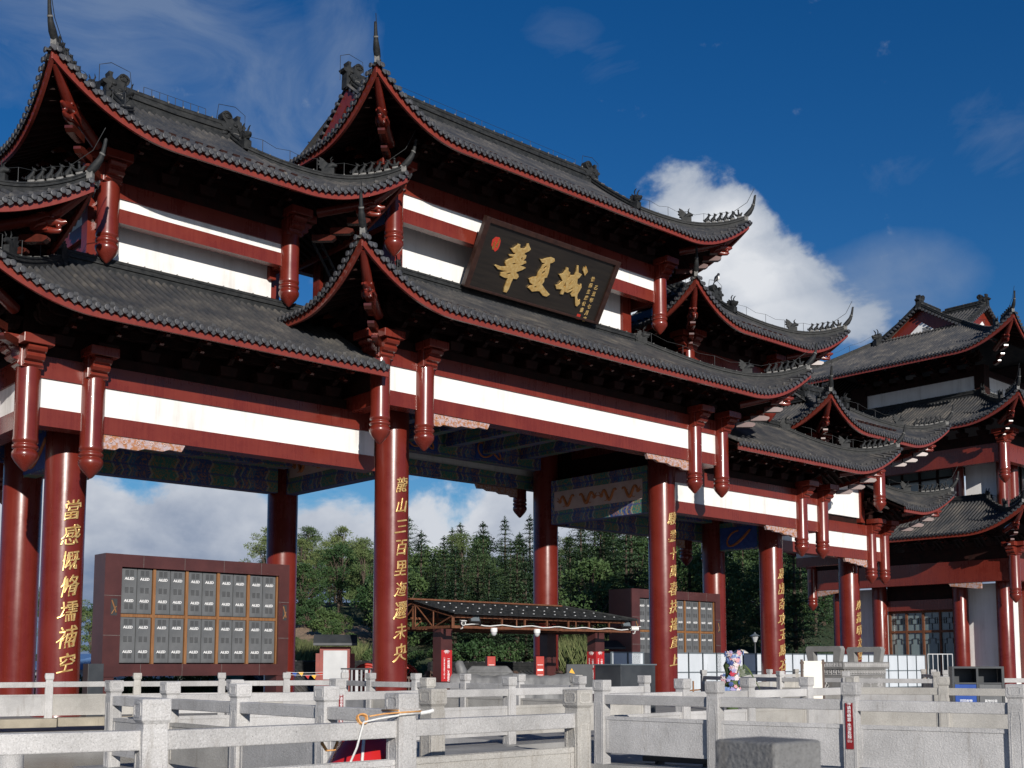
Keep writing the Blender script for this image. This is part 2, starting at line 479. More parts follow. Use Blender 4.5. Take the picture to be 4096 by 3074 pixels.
def thing(name, label, cat, loc=(0,0,0), group=None, rz=0):
    o = bpy.data.objects.new(name, None); COL.objects.link(o)
    o.location = loc; o.rotation_euler = (0,0,rz); o.empty_display_size = .3
    return tag(o, label, cat, group)
def dup(o, parent=None, M=None):
    c = o.copy(); COL.objects.link(c); c.parent = parent
    if M is not None: c.matrix_basis = M
    for k in list(o.children): dup(k, c)
    return c
def inst(me, name, parent, M):
    o = bpy.data.objects.new(name, me); COL.objects.link(o)
    o.parent = parent
    o.matrix_basis = worldmat(parent).inverted() @ M
    return o
def xform(loc, f=None, up=(0,0,1), s=1.0):
    """local +X along f, +Z up"""
    f = Vector(f or (1,0,0)).normalized(); u = Vector(up); y = u.cross(f).normalized(); u = f.cross(y)
    M = Matrix.Identity(4)
    for i in range(3): M[i][0] = f[i]*s; M[i][1] = y[i]*s; M[i][2] = u[i]*s; M[i][3] = loc[i]
    return M
def text_geo(body, size, ext=.01, off=0.0, bev=0.0, align='CENTER', res=3):
    c = bpy.data.curves.new('lettering', 'FONT')
    c.body = body; c.size = size; c.extrude = ext; c.offset = off; c.bevel_depth = bev
    c.align_x = align; c.align_y = 'CENTER'; c.resolution_u = res
    o = bpy.data.objects.new('lettering', c); COL.objects.link(o)
    bpy.context.view_layer.update()
    me = bpy.data.meshes.new_from_object(o.evaluated_get(bpy.context.evaluated_depsgraph_get()))
    vs = [v.co.copy() for v in me.vertices]; fs = [tuple(p.vertices) for p in me.polygons]
    bpy.data.objects.remove(o); bpy.data.curves.remove(c); bpy.data.meshes.remove(me)
    return vs, fs

# ------------------------------------------------------------------ roofs
def up_(d, L=3.9): return max(0.0, 1-d/L)**2
ROWSP = .25
class Side:
    """one slope of a roof: corner A, eave direction u, inward direction w"""
    def __init__(s, A, u, w, ln, h0, h1, prm, rmax, rfun=None):
        s.A = Vector(A); s.u = Vector(u); s.w = Vector(w); s.ln = ln; s.h0 = h0; s.h1 = h1; s.p = prm; s.rmax = rmax; s.rfun = rfun
    def d(s, t):
        v = 99.0
        if s.h0: v = min(v, t)
        if s.h1: v = min(v, s.ln-t)
        return max(v, 0.0)
    def rend(s, t):
        r = min(s.rmax, s.d(t))
        if s.rfun: r = s.rfun(t, r)
        return max(r, .02)
    def base(s, t): return s.p['rise']*up_(s.d(t))
    def pt(s, t, r, dz=0.0):
        p = s.p; q = r/p['R']; d = s.d(t)
        z = p['zm']+.33 + p['H']*(p['a']*q+(1-p['a'])*q*q*(1 if q > 0 else 0)) + p['rise']*up_(d)*max(0.0, 1-r/p['fade']) + dz
        fl = .22*(1-up_(d))*max(0.0, 1-r/2.5)     # the eave bows out towards its corners
        return s.A+s.u*t+s.w*(r+fl)+Vector((0,0,z))
def roof(parent, x0, x1, y0, y1, zm, R, H, a=.72, rise=1.45, run=None, gable=None, cutl=False, cutr=False, rows='FLRB', name='roof', soff=2.85, nocut=None):
    """run: how far the slopes go in; gable: distance from the end eaves to the gable plane (hip-and-gable)"""
    prm = dict(zm=zm, R=R, H=H, a=a, rise=rise, fade=5.0)
    lx, ly = x1-x0, y1-y0
    run = run or R
    gx = gable
    def gf(t, r):                 # front and back slopes above the hips run on to the main ridge between the gables
        if gx is None: return r
        dl = t if not cutl else 99; dr = lx-t if not cutr else 99
        return R if min(dl, dr) >= gx-.3 else r
    sides = {
        'F': Side((x0,y0,0), (1,0,0), (0,1,0), lx, not cutl, not cutr, prm, run, gf),
        'B': Side((x1,y1,0), (-1,0,0), (0,-1,0), lx, not cutr, not cutl, prm, run, gf)}
    sr = gx if gx is not None else run
    if not cutl: sides['L'] = Side((x0,y1,0), (0,-1,0), (1,0,0), ly, True, True, prm, sr)
    if not cutr: sides['R'] = Side((x1,y0,0), (0,1,0), (-1,0,0), ly, True, True, prm, sr)
    tm, eb, sf = MB(), MB(), MB()
    for k, sd_ in sides.items():
        n = max(2, int(round(sd_.ln/ROWSP))); st = sd_.ln/n
        full = k in rows
        # pan tiles: one sheet under the rows
        bs = [i*st for i in range(n+1)]
        if not full: bs = [sd_.ln*i/24 for i in range(25)]
        NR = 7
        cols = []
        for t in bs:
            re = sd_.rend(t)
            cols.append([sd_.pt(t, -.10+(re+.10)*j/NR) for j in range(NR+1)])
        vs = [p for c in cols for p in c]; fs = []
        for i in range(len(cols)-1):
            for j in range(NR): q = i*(NR+1)+j; fs.append((q, q+NR+1, q+NR+2, q+1))
        tm.raw(vs, fs, 0, True)
        # soffit with rafters
        ss = [sd_.ln*i/40 for i in range(41)]
        vs = []
        for t in ss:
            re = min(sd_.rend(t), soff+1.2)
            for j in range(4): vs.append(sd_.pt(t, .08+(max(re, .1)-.08)*j/3, -.14))
        fs = []
        for i in range(40):
            for j in range(3): q = i*4+j; fs.append((q, q+1, q+5, q+4))
        sf.raw(vs, fs, 0, True)
        m = int(sd_.ln/.36)
        for i in range(m):
            t = (i+.5)*sd_.ln/m
            re = min(sd_.rend(t), soff)
            if re < .4: continue
            pts = [sd_.pt(t, .12+(re-.12)*j/3, -.20) for j in range(4)]
            sf.sweep(pts, [(-.06,-.06),(.06,-.06),(.06,.06),(-.06,.06)], 0, side=sd_.u)
        # eave board
        es = [sd_.ln*i/64 for i in range(65)]
        pts = []
        for t in es:
            p = sd_.pt(t, .02); p.z = zm+sd_.base(t); pts.append(p)
        eb.sweep(pts, [(-.05,0),(.04,0),(.04,.28),(-.05,.28)], 0, side=sd_.w)
        if not full: continue
        for i in range(n):
            t = (i+.5)*st
            re = sd_.rend(t)
            NS = 3 if re < 1 else 7
            rr = .075
            vs = []
            for j in range(NS+1):
                r = -.16+(re+.16)*j/NS
                c = sd_.pt(t, r, .015)
                for q in range(5):
                    an = PI*q/4
                    vs.append(c+sd_.u*(math.cos(an)*rr)+Vector((0,0,math.sin(an)*rr*1.3)))
            fs = []
            for j in range(NS):
                for q in range(4): b_ = j*5+q; fs.append((b_, b_+5, b_+6, b_+1))
            tm.raw(vs, fs, 0, True)
            # round tile end
            c = sd_.pt(t, -.17, .035)
            ring = [c+sd_.u*(math.cos(2*PI*q/12)*.088)+Vector((0,0,math.sin(2*PI*q/12)*.088)) for q in range(12)]
            ring2 = [c-sd_.w*.03+(p-c)*.93 for p in ring]
            tm.raw(ring+ring2, [(q, (q+1) % 12, 12+(q+1) % 12, 12+q) for q in range(12)], 1)
            tm.quadf(ring2, 1)
            inner = [c-sd_.w*.038+(p-c)*.62 for p in ring]
            tm.raw(ring2+inner, [(q, (q+1) % 12, 12+(q+1) % 12, 12+q) for q in range(12)], 1)
            if i % 2 == 0:       # nail cap on every other row
                c2 = sd_.pt(t, .12, .09)
                M = xform(c2, sd_.u)
                tm.box((0,0,.03), (.17,.05,.10), M=M, taper=.6)
            # drip tile
            t2 = i*st
            c = sd_.pt(t2, -.125, .0)
            pl = [(-.105,.03),(.105,.03),(.11,-.05),(.06,-.10),(0,-.14),(-.06,-.09),(-.11,-.05)]
            tm.prism(pl, (0,0,0), tuple(-sd_.w*.025), sd_.u, (0,0,1), 1, o=c)
    rf = tm.build(name, [TILE, DISC], parent)
    eb.build('eave_board', REDE, rf, fix=True)
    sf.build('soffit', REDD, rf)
    return rf, sides, prm
def ridge_prof(wd, h):
    return [(-wd,0),(wd,0),(wd,h*.28),(wd*.72,h*.31),(wd*.72,h*.46),(wd*1.02,h*.49),(wd*1.02,h*.60),(wd*.66,h*.63),(wd*.66,h*.76),(wd*.8,h*.8),(wd*.8,h*.9),(wd*.45,h),(-wd*.45,h),(-wd*.8,h*.9),(-wd*.8,h*.8),(-wd*.66,h*.76),(-wd*.66,h*.63),(-wd*1.02,h*.60),(-wd*1.02,h*.49),(-wd*.72,h*.46),(-wd*.72,h*.31),(-wd,h*.28)]
def ridge(pts, wd, h, parent, name='ridge', joints=True):
    m = MB(); m.sweep(pts, ridge_prof(wd, h))
    # joints of the capping tiles
    if joints:
        P = [Vector(p) for p in pts]
        tot = 0; nxt = .3
        for a, b in zip(P, P[1:]):
            L = (b-a).length
            while nxt < tot+L:
                c = a.lerp(b, (nxt-tot)/L)+Vector((0,0,h*.9))
                m.box((0,0,0), (.035, wd*1.35, h*.26), M=xform(c, b-a), mi=1)
                nxt += .55
            tot += L
    return m.build(name, [RIDGE, MORTAR], parent, fix=False)
def figure_mesh(kind):
    m = MB()
    m.box((0,0,.02), (.2,.13,.06), mi=1)
    if kind == 0:      # rider on a bird
        m.tube([(-.16,0,.16),(-.05,0,.10),(.08,0,.12),(.15,0,.22)], [.03,.07,.065,.03], 7)
        m.tube([(-.1,0,.12),(-.2,0,.24),(-.22,0,.32)], [.05,.035,.01], 6)
        m.tube([(0,0,.14),(0,0,.30)], [.05,.035], 7); m.ball((.01,0,.35), .045)
        m.tube([(.12,0,.2),(.2,0,.2)], [.03,.01], 5)
    else:
        h = .30+.02*(kind % 3)
        m.tube([(-.1,0,.05),(-.07,0,.13),(.0,0,.22),(.05,0,h)], [.085,.085,.065,.045], 8)
        m.tube([(.06,.035,.05),(.05,.035,.14),(.02,.03,.22)], [.025,.022,.03], 6)
        m.tube([(.06,-.035,.05),(.05,-.035,.14),(.02,-.03,.22)], [.025,.022,.03], 6)
        m.ball((.06,0,h+.035), .06); m.tube([(.07,0,h+.03),(.14,0,h+.015)], [.04,.025], 6)
        m.tube([(-.16,0,.06),(-.2,0,.12),(-.17,0,.2)], [.03,.025,.01], 6)
        for sgn in (1,-1): m.tube([(.03,.03*sgn,h+.07),(.01,.04*sgn,h+.12)], [.02,.006], 5)
    return m.mesh('ridge_figure', [RIDGE, MORTAR])
FIG = [figure_mesh(k) for k in range(6)]
def beast_mesh():
    m = MB()
    m.box((-.08,0,.16), (.5,.28,.34)); m.box((-.08,0,.35), (.42,.24,.06))
    m.ball((.02,0,.53), .17, sc=(1.15,.8,1))
    m.tube([(.08,0,.52),(.25,0,.50),(.33,0,.55)], [.13,.10,.05], 8)      # snout, upper jaw lifted
    m.tube([(.06,0,.43),(.2,0,.40),(.27,0,.38)], [.08,.06,.03], 7)       # lower jaw
    for sg in (1,-1):
        m.tube([(.0,.08*sg,.66),(-.02,.10*sg,.8),(.05,.11*sg,.9),(.13,.11*sg,.92)], [.04,.035,.025,.008], 6)
        m.ball((.13,.1*sg,.58), .035)
    mane = [(-.05,.3),(-.12,.72),(-.22,.78),(-.22,.70),(-.32,.72),(-.30,.62),(-.4,.6),(-.36,.5),(-.43,.44),(-.38,.36),(-.4,.25),(-.3,.1)]
    m.prism(mane, (0,-.08,0), (0,.08,0), (1,0,0), (0,0,1))
    return m.mesh('ridge_beast', RIDGE)
BEAST = beast_mesh()
def winged_mesh():
    m = MB()
    m.box((-.02,0,.12), (.44,.2,.24))
    m.tube([(-.12,0,.2),(.02,0,.32),(.14,0,.38),(.28,0,.34)], [.1,.12,.1,.05], 8)
    for sg in (1,-1): m.tube([(.1,.06*sg,.44),(.06,.08*sg,.56),(.13,.09*sg,.64)], [.03,.025,.006], 6)
    wing = [(-.05,.2),(.02,.34),(-.08,.46),(-.2,.58),(-.34,.66),(-.3,.54),(-.4,.54),(-.32,.44),(-.4,.4),(-.3,.33),(-.34,.27),(-.22,.2)]
    m.prism(wing, (0,-.07,0), (0,.07,0), (1,0,0), (0,0,1))
    return m.mesh('winged_beast', RIDGE)
WING = winged_mesh()
def ornament_mesh():
    """dragon ridge end: +X points along the ridge towards its middle"""
    m = MB()
    out = [(-.02,-.1),(0,.75),(-.13,.8),(-.2,.9),(-.13,.98),(0,1.0),(.02,1.12),(.1,1.14),(.1,1.22),(.07,1.4),(.25,1.4),(.22,1.22),(.23,1.14),(.34,1.05),(.44,1.12),(.47,1.3),(.55,1.43),(.68,1.5),(.82,1.46),(.92,1.36),(.95,1.22),(.9,1.06),(.8,.95),(.74,.86),(.8,.78),(.93,.78),(.98,.7),(.9,.62),(1.04,.55),(1.0,.42),(.9,.36),(1.06,.24),(1.06,-.1)]
    m.prism(out, (0,-.17,0), (0,.17,0), (1,0,0), (0,0,1))
    for sg in (1,-1):
        y = .18*sg
        pts = [(.69+.19*math.cos(a)*(1-.05*a), y, 1.26+.19*math.sin(a)*(1-.05*a)) for a in [i*.5 for i in range(22)]]
        m.tube(pts, .03, 5)
        m.ball((.55,y,.62), .1, sc=(1,.5,1)); m.ball((.3,y,.86), .09, sc=(1.2,.5,1))
        m.tube([(.8,y,.5),(.6,y,.42),(.72,y,.3),(.95,y,.2)], .045, 6)
        m.tube([(.15,y,.15),(.25,y,.4),(.12,y,.55),(.22,y,.75)], .045, 6)
    m.v = [(v[0]*.84-.0, v[1], v[2]*.72) for v in m.v]
    return m.mesh('ridge_ornament', RIDGE)
ORN = ornament_mesh()
def horn_mesh():
    """upswept corner finial; +X outwards"""
    m = MB()
    m.box((-.04,0,.06), (.2,.16,.24), mi=1)
    m.tube([(-.06,0,.16),(.12,0,.34),(.25,0,.54),(.32,0,.74),(.36,0,.94),(.385,0,1.1),(.42,0,1.13)], [.11,.12,.09,.065,.055,.05,.042], 8)
    m.tube([(.29,0,.66),(.31,0,.70)], .085, 8, mi=1)
    return m.mesh('corner_finial', [RIDGE, MORTAR])
HORN = horn_mesh()
def dragon_mesh():
    m = MB()
    m.box((-.32,0,-.02), (.5,.26,.3))
    m.tube([(-.3,0,.06),(-.1,0,.13),(.12,0,.12),(.3,0,.06),(.42,0,.1)], [.16,.18,.15,.10,.05], 8)   # upper jaw
    m.tube([(-.2,0,-.1),(.0,0,-.16),(.2,0,-.17),(.28,0,-.13)], [.11,.1,.08,.04], 8)                    # lower jaw
    m.ball((.2,0,-.03), .085)
    for sg in (1,-1):
        m.ball((.06,.13*sg,.2), .06); m.tube([(-.05,.1*sg,.24),(-.2,.14*sg,.33),(-.38,.15*sg,.3)], [.05,.045,.015], 6)
        m.tube([(-.1,.16*sg,.02),(-.3,.21*sg,-.05),(-.42,.2*sg,-.14)], [.06,.05,.015], 6)
    return m.mesh('dragon_head', RED)
DRAG = dragon_mesh()
def bracket_mesh(depth, hgt):
    """one bracket set; +X outwards, origin at its foot on the wall line"""
    m = MB()
    m.box((0,0,.14), (.5,.5,.28), taper=1.25)
    for i in range(3):
        f = (i+1)/3; z = .32+i*(hgt-.45)/3
        L = depth*f
        arm = [(-.25,0),(L-.12,0),(L+.02,.07),(L+.1,.16),(L+.06,.26),(L-.1,.22),(-.25,.22)]
        m.prism(arm, (0,-.08,0), (0,.08,0), (1,0,0), (0,0,1), o=(0,0,z))
        if i:
            nose = [(L-.25,.0),(L+.16,-.16),(L+.24,-.12),(L+.16,-.02),(L-.15,.16)]
            m.prism(nose, (0,-.06,0), (0,.06,0), (1,0,0), (0,0,1), o=(0,0,z), mi=1)
        for xx, wd in ((L-.05, .55+.1*(2-i)), (L*.5, .8)):
            cr = [(-wd,.18),(-wd+.05,.08),(-wd+.2,0),(wd-.2,0),(wd-.05,.08),(wd,.18)]
            m.prism(cr, (-.07,0,0), (.07,0,0), (0,1,0), (0,0,1), o=(xx,0,z+.2))
            for yy in (-wd+.1, 0, wd-.1): m.box((xx,yy,z+.45), (.2,.2,.13), taper=1.2)
    return m
BRK = {}
def brackets(parent, pts, f, depth, hgt, extra=None):
    key = (round(depth,2), round(hgt,2))
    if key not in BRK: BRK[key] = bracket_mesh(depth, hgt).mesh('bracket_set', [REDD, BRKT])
    for p in pts: inst(BRK[key], 'bracket_set', parent, xform(p, f))
def hip_trim(rf, A, B, rh, prm_side, tipdir, figs=6, beast2=True, upper_h=.42, wire=True, spread=.195):
    """ridge along a hip from the point at distance rh in to the corner: figures, beasts, finial, corner beam, dragon head"""
    sA = prm_side
    def P(r, dz=0): return sA(r, dz)
    N = 14
    pts = [P(rh*(1-i/N)+.12*(i/N), -.02) for i in range(N+1)]
    ridge(pts, .13, .34, rf, 'hip_ridge')
    dirv = Vector(tipdir).normalized()
    tip = P(.05, .12)
    inst(HORN, 'corner_finial', rf, xform(tip, dirv))
    for k in range(figs):
        r = .27+k*spread
        p = P(r, .33); q = P(max(r-.15, 0), .33)
        inst(FIG[0 if k == 0 else 1+(k*2) % 5], 'ridge_figure', rf, xform(p, Vector((dirv.x, dirv.y, (q-p).normalized().z*.5)), s=1.0))
    if beast2:
        inst(WING, 'winged_beast', rf, xform(P(1.92, .24), dirv, s=1.0))
    # beam under the corner
    m = MB()
    bp = [P(r, dz) for r, dz in ((.15,-.25),(.45,-.45),(.8,-.72),(2.2,-1.2))]
    m.tube(bp, [.13,.15,.17,.17], 10)
    m.build('corner_beam', RED, rf)
    hd = P(.80, -.98)
    inst(DRAG, 'dragon_head', rf, xform(hd, dirv))
    m = MB()
    for i, (r, dz, s_) in enumerate(((1.08,-1.36,.24),(1.5,-1.72,.22),(1.95,-2.05,.2))):
        M = xform(P(r, dz), dirv)
        m.prism([(-.5,-.1),(.2,-.1),(.32,-.02),(.32,.06),(.1,.12),(-.5,.12)], (0,-s_/2,0), (0,s_/2,0), (1,0,0), (0,0,1))
        n8 = 12
        m.v[-n8*2:] = [tuple(M@Vector(v)) for v in m.v[-n8*2:]]
    m.build('corner_bracket', BRKT, rf)
    if wire:
        m = MB()
        wp = [P(rh*(1-i/10)+.5*(i/10), .34+.32+.1*(i % 2)) for i in range(11)]
        m.tube(wp, .008, 4)
        for i in range(1, 11, 2): m.tube([P(rh*(1-i/10)+.5*(i/10), .3), wp[i]], .013, 4)
        m.tube([wp[-1], P(.1, .95)+dirv*.1, P(-.1, 1.55)+dirv*.15], .012, 4)
        m.build('lightning_wire', WIRE, rf)
def hipfun(side, start=True):
    """point on a hip of a side at distance r from its corner (same in both directions)"""
    def f(r, dz=0.0):
        t = r if start else side.ln-r
        rr = max(r, 0)
        p = side.pt(t if r >= 0 else (0 if start else side.ln), rr, dz)
        if r < 0: p = p-(side.u*(1 if start else -1)+side.w)*(-r)
        return p
    return f
def wire_line(rf, pts, hgt, loops=()):
    m = MB()
    P = [Vector(p) for p in pts]
    up = [p+Vector((0,0,hgt)) for p in P]
    m.tube(up, .008, 4)
    for a, b in zip(P, up): m.tube([a, b], .013, 4)
    for c, f in loops:
        f = Vector(f)
        q = [c-f*.2+Vector((0,0,.2)), c-f*.2+Vector((0,0,1.2)), c+f*.2+Vector((0,0,1.4)), c+f*.85+Vector((0,0,1.3)), c+f*.95+Vector((0,0,.6)), c+f*1.1+Vector((0,0,.45))]
        m.tube(q, .013, 4)
    m.build('lightning_wire', WIRE, rf)
def xieshan(parent, x0, x1, y0, y1, zm, rise, gable, H, hips=('FL','FR'), rows='FLR', wires=True, figs=6, a=.72, rh=.75):
    """hip-and-gable roof: main ridge, ornaments, gable boards, slope ridges, hips"""
    R = (y1-y0)/2
    rf, sides, prm = roof(parent, x0, x1, y0, y1, zm, R, H, a=a, rise=rise, run=R, gable=gable, rows=rows)
    yc = (y0+y1)/2
    zr = zm+.33+H
    gl, gr = x0+gable, x1-gable
    ridge([(gl-.1,yc,zr-.15),((gl+gr)/2,yc,zr-.2),(gr+.1,yc,zr-.15)], .2, rh, rf, 'main_ridge')
    inst(ORN, 'ridge_ornament', rf, xform((gl-.35,yc,zr-.1), (1,0,0), s=1.0))
    inst(ORN, 'ridge_ornament', rf, xform((gr+.35,yc,zr-.1), (-1,0,0), s=1.0))
    F, B = sides['F'], sides['B']
    for gx, sg in ((gl,-1),(gr,1)):
        for sd_, rowk in ((F,1),(B,-1)):
            t = (gx-x0) if sd_ is F else (x1-gx)
            rb = gable+.25
            pts = [sd_.pt(t, R-.15-(R-.15-rb)*i/8, -.05) for i in range(9)]
            ridge(pts, .15, .45, rf, 'slope_ridge')
            inst(BEAST, 'ridge_beast', rf, xform(pts[-1]+Vector((0,0,.12)), tuple(-sd_.w)))
            # bargeboard with a row of tile ends
            m = MB()
            bp = [sd_.pt(t, R-(R-gable+.1)*i/8, -.28)+Vector((sg*.18,0,0)) for i in range(9)]
            m.sweep(bp, [(-.04,-.55),(.04,-.55),(.04,.12),(-.04,.12)], side=(1,0,0))
            m.build('bargeboard', REDB, rf, fix=True)
            m = MB()
            L = R-gable; k = int(L/.25)
            for i in range(k):
                c = sd_.pt(t, R-.1-i*L/k, -.02)+Vector((sg*.30,0,-.02))
                m.lathe([(.088,-.02),(.088,.02)], n=10, M=xform(c, (0,1,0), up=(sg,0,0)))
                m.tube([c, c-Vector((sg*.35,0,0))], .075, 8)
            m.build('gable_tile_ends', DISC, rf)
        # gable wall
        m = MB()
        zb = F.pt(gx-x0, gable).z-.1
        w2 = R-gable-.1
        for yy in (0,):
            m.prism([(-w2,zb),(w2,zb),(0,zr-.4)], (gx-.12,0,0), (gx+.12,0,0), (0,1,0), (0,0,1), o=(0,yc,0))
        m.build('gable_wall', [REDB], rf)
        # low ridge at the foot of the gable
        ridge([(gx+sg*.25,yc-w2,zb+.05),(gx+sg*.25,yc+w2,zb+.05)], .13, .3, rf, 'gable_foot_ridge')
    for hp in hips:
        sd_ = sides[hp[0]]
        start = {'FL': True, 'FR': False, 'BL': False, 'BR': True}[hp]
        td = {'FL': (-1,-1,0), 'FR': (1,-1,0), 'BL': (-1,1,0), 'BR': (1,1,0)}[hp]
        hip_trim(rf, None, None, gable, hipfun(sd_, start), td, figs=figs, wire=wires)
    if wires:
        n = 8
        wire_line(rf, [(gl+1.0+(gr-gl-2.0)*i/n, yc, zr+rh-.2) for i in range(n+1)], .3, [(Vector((gl-.35,yc,zr-.1)), (1,0,0)), (Vector((gr+.35,yc,zr-.1)), (-1,0,0))])
    return rf, sides
def skirt(parent, x0, x1, y0, y1, zm, rise, run, H, hips=('FL','FR'), rows='FLR', cutl=False, cutr=False, wires=True, figs=6, a=.78, beast2=True, top=True):
    rf, sides, prm = roof(parent, x0, x1, y0, y1, zm, run, H, a=a, rise=rise, run=run, rows=rows, cutl=cutl, cutr=cutr)
    zt = zm+.33+H
    tx0 = x0+(0 if cutl else run); tx1 = x1-(0 if cutr else run)
    ty0, ty1 = y0+run, y1-run
    for nm, pts in (('F', [(tx0-.1,ty0,zt-.12),(tx1+.1,ty0,zt-.12)]), ('L', [(tx0,ty0,zt-.12),(tx0,ty1,zt-.12)]), ('R', [(tx1,ty0,zt-.12),(tx1,ty1,zt-.12)])):
        if nm == 'L' and cutl or nm == 'R' and cutr or nm not in rows: continue
        ridge(pts, .17, .5, rf, 'wall_ridge')
    for hp in hips:
        sd_ = sides[hp[0]]
        start = {'FL': True, 'FR': False, 'BL': False, 'BR': True}[hp]
        td = {'FL': (-1,-1,0), 'FR': (1,-1,0), 'BL': (-1,1,0), 'BR': (1,1,0)}[hp]
        hip_trim(rf, None, None, run-.1, hipfun(sd_, start), td, figs=figs, wire=wires, beast2=beast2)
        # beast where the hip meets the wall
        p = hipfun(sd_, start)(run-.35, .1)
        inst(BEAST, 'ridge_beast', rf, xform(p, td, s=.85))
    return rf, sides

# ------------------------------------------------------------------ columns, posts, lintels
def capital(m, x, y, z0, z1, dirs):
    """stepped cloud bracket that carries the beam ends"""
    h = z1-z0
    m.box((x,y,(z0+z1)/2), (.62,.62,h))
    prof = [(0,0),(.30,.02),(.40,.10),(.38,.2),(.52,.24),(.60,.34),(.56,.45),(.68,.5),(.74,.6),(.70,.68),(0,.68)]
    for d in dirs:
        d = Vector(d); s_ = Vector((-d.y, d.x, 0))
        pr = [(u, v*h*.98) for u, v in prof]
        m.prism(pr, tuple(-s_*.26), tuple(s_*.26), tuple(d), (0,0,1), o=(x,y,z0))
        m.prism([(0,h*.69),(.82,h*.69),(.82,h),(0,h)], tuple(-s_*.42), tuple(s_*.42), tuple(d), (0,0,1), o=(x,y,z0))
def hanging_post(parent, x, y, zt, ztop, dirs, r=.33, cap=.85):
    m = MB()
    k = r/.33
    prof = [(.0,0),(.06*k,.03*k),(.14*k,.12*k),(.27*k,.27*k),(.345*k,.40*k),(.355*k,.50*k),(.32*k,.585*k),(.30*k,.60*k),(.30*k,.62*k),(.345*k,.64*k),(.35*k,.69*k),(.345*k,.735*k),(.30*k,.755*k),(.30*k,.79*k),(.34*k,.82*k),(.345*k,.90*k),(r,.98*k),(r,ztop-zt-.1)]
    m.lathe(prof, (x,y,zt), 24)
    o = m.build('hanging_post', RED, parent)
    c = MB()
    capital(c, x, y, ztop-cap, ztop, dirs)
    c.build('post_capital', REDB, o, fix=True, bevel=.015)
    return o
def column(parent, x, y, z1, r=.6, z0=-.1):
    m = MB()
    m.lathe([(r+.12,0),(r+.12,.18),(r+.04,.3),(r,.34),(r,z1-z0)], (x,y,z0), 40)
    return m.build('column', REDC, parent)
def couplet(col, x, y, r, chars, z_top, pitch, size):
    m = MB()
    for i, ch in enumerate(chars):
        vs, fs = text_geo(ch, size, .010, -.004*size, .008)
        zc = z_top-i*pitch
        rnd = random.uniform(-.05, .05); sc = random.uniform(.9, 1.1)
        out = []
        for v in vs:
            px, py = v.x*.86*sc, v.y*1.02*sc
            px, py = px+py*.16+.03*math.sin(py*9/size), py+px*(.20+rnd)     # brush slant
            an = -PI/2+px/r
            rr = r+.012+v.z+.012
            out.append((x+rr*math.cos(an), y+rr*math.sin(an), zc+py))
        m.raw(out, fs)
    return m.build('gilt_couplet', GOLDW, col)
def lintel(parent, x0, x1, y, zr, zw0, zw1, zu, zc, thick=.6, ends=(True, True), back=1):
    """red beam, white band, red beam, dark cornice; front face at y, thickness goes towards back"""
    b = back
    m = MB(); m.bbox((x0,y,zr), (x1,y+b*thick,zw0)); m.build('lintel_beam', REDB, parent)
    m = MB(); m.bbox((x0+.003,y+b*.06,zw0), (x1-.003,y+b*(thick-.02),zw1)); m.build('white_band', WHITE, parent)
    m = MB(); m.bbox((x0,y-b*.002,zw1), (x1,y+b*thick,zu)); m.build('lintel_beam', REDB, parent)
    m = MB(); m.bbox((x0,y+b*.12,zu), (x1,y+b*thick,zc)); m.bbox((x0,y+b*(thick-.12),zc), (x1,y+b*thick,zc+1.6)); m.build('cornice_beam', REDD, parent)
def lintel_y(parent, y0, y1, x, zr, zw0, zw1, zu, zc, thick=.6, side=1, band=True):
    s_ = side
    m = MB(); m.bbox((x,y0,zr), (x+s_*thick,y1,zw0)); m.build('lintel_beam', REDB, parent)
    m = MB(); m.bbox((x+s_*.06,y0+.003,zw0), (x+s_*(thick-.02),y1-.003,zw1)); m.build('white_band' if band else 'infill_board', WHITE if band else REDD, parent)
    m = MB(); m.bbox((x-s_*.002,y0,zw1), (x+s_*thick,y1,zu)); m.build('lintel_beam', REDB, parent)
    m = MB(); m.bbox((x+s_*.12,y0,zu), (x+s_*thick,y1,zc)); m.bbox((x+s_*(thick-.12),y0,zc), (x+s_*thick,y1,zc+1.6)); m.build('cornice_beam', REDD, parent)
def carved(parent, x, y, z, ln, sx):
    """carved wooden corner piece under a lintel"""
    pr = [(0,0),(ln,0),(ln-.12,-.22),(ln*.8,-.2),(ln*.72,-.28),(ln*.5,-.27),(ln*.42,-.35),(ln*.2,-.34),(ln*.15,-.42),(0,-.42)]
    m = MB()
    m.prism([(p[0]*sx, p[1]) for p in pr], (0,0,0), (0,.14,0), (1,0,0), (0,0,1), o=(x,y,z-.002))
    for k in range(5):
        cx = x+sx*(.25+ln*.16*k); r0 = .11-.012*k
        m.tube([(cx+sx*r0*math.cos(a)*(1-.1*a), y-.01, z-.17+.02*k+r0*math.sin(a)*(1-.1*a)) for a in [i*.6 for i in range(11)]], .018, 5, mi=1)
    m.build('carved_bracket', [CARVE, PINK], parent, fix=True)
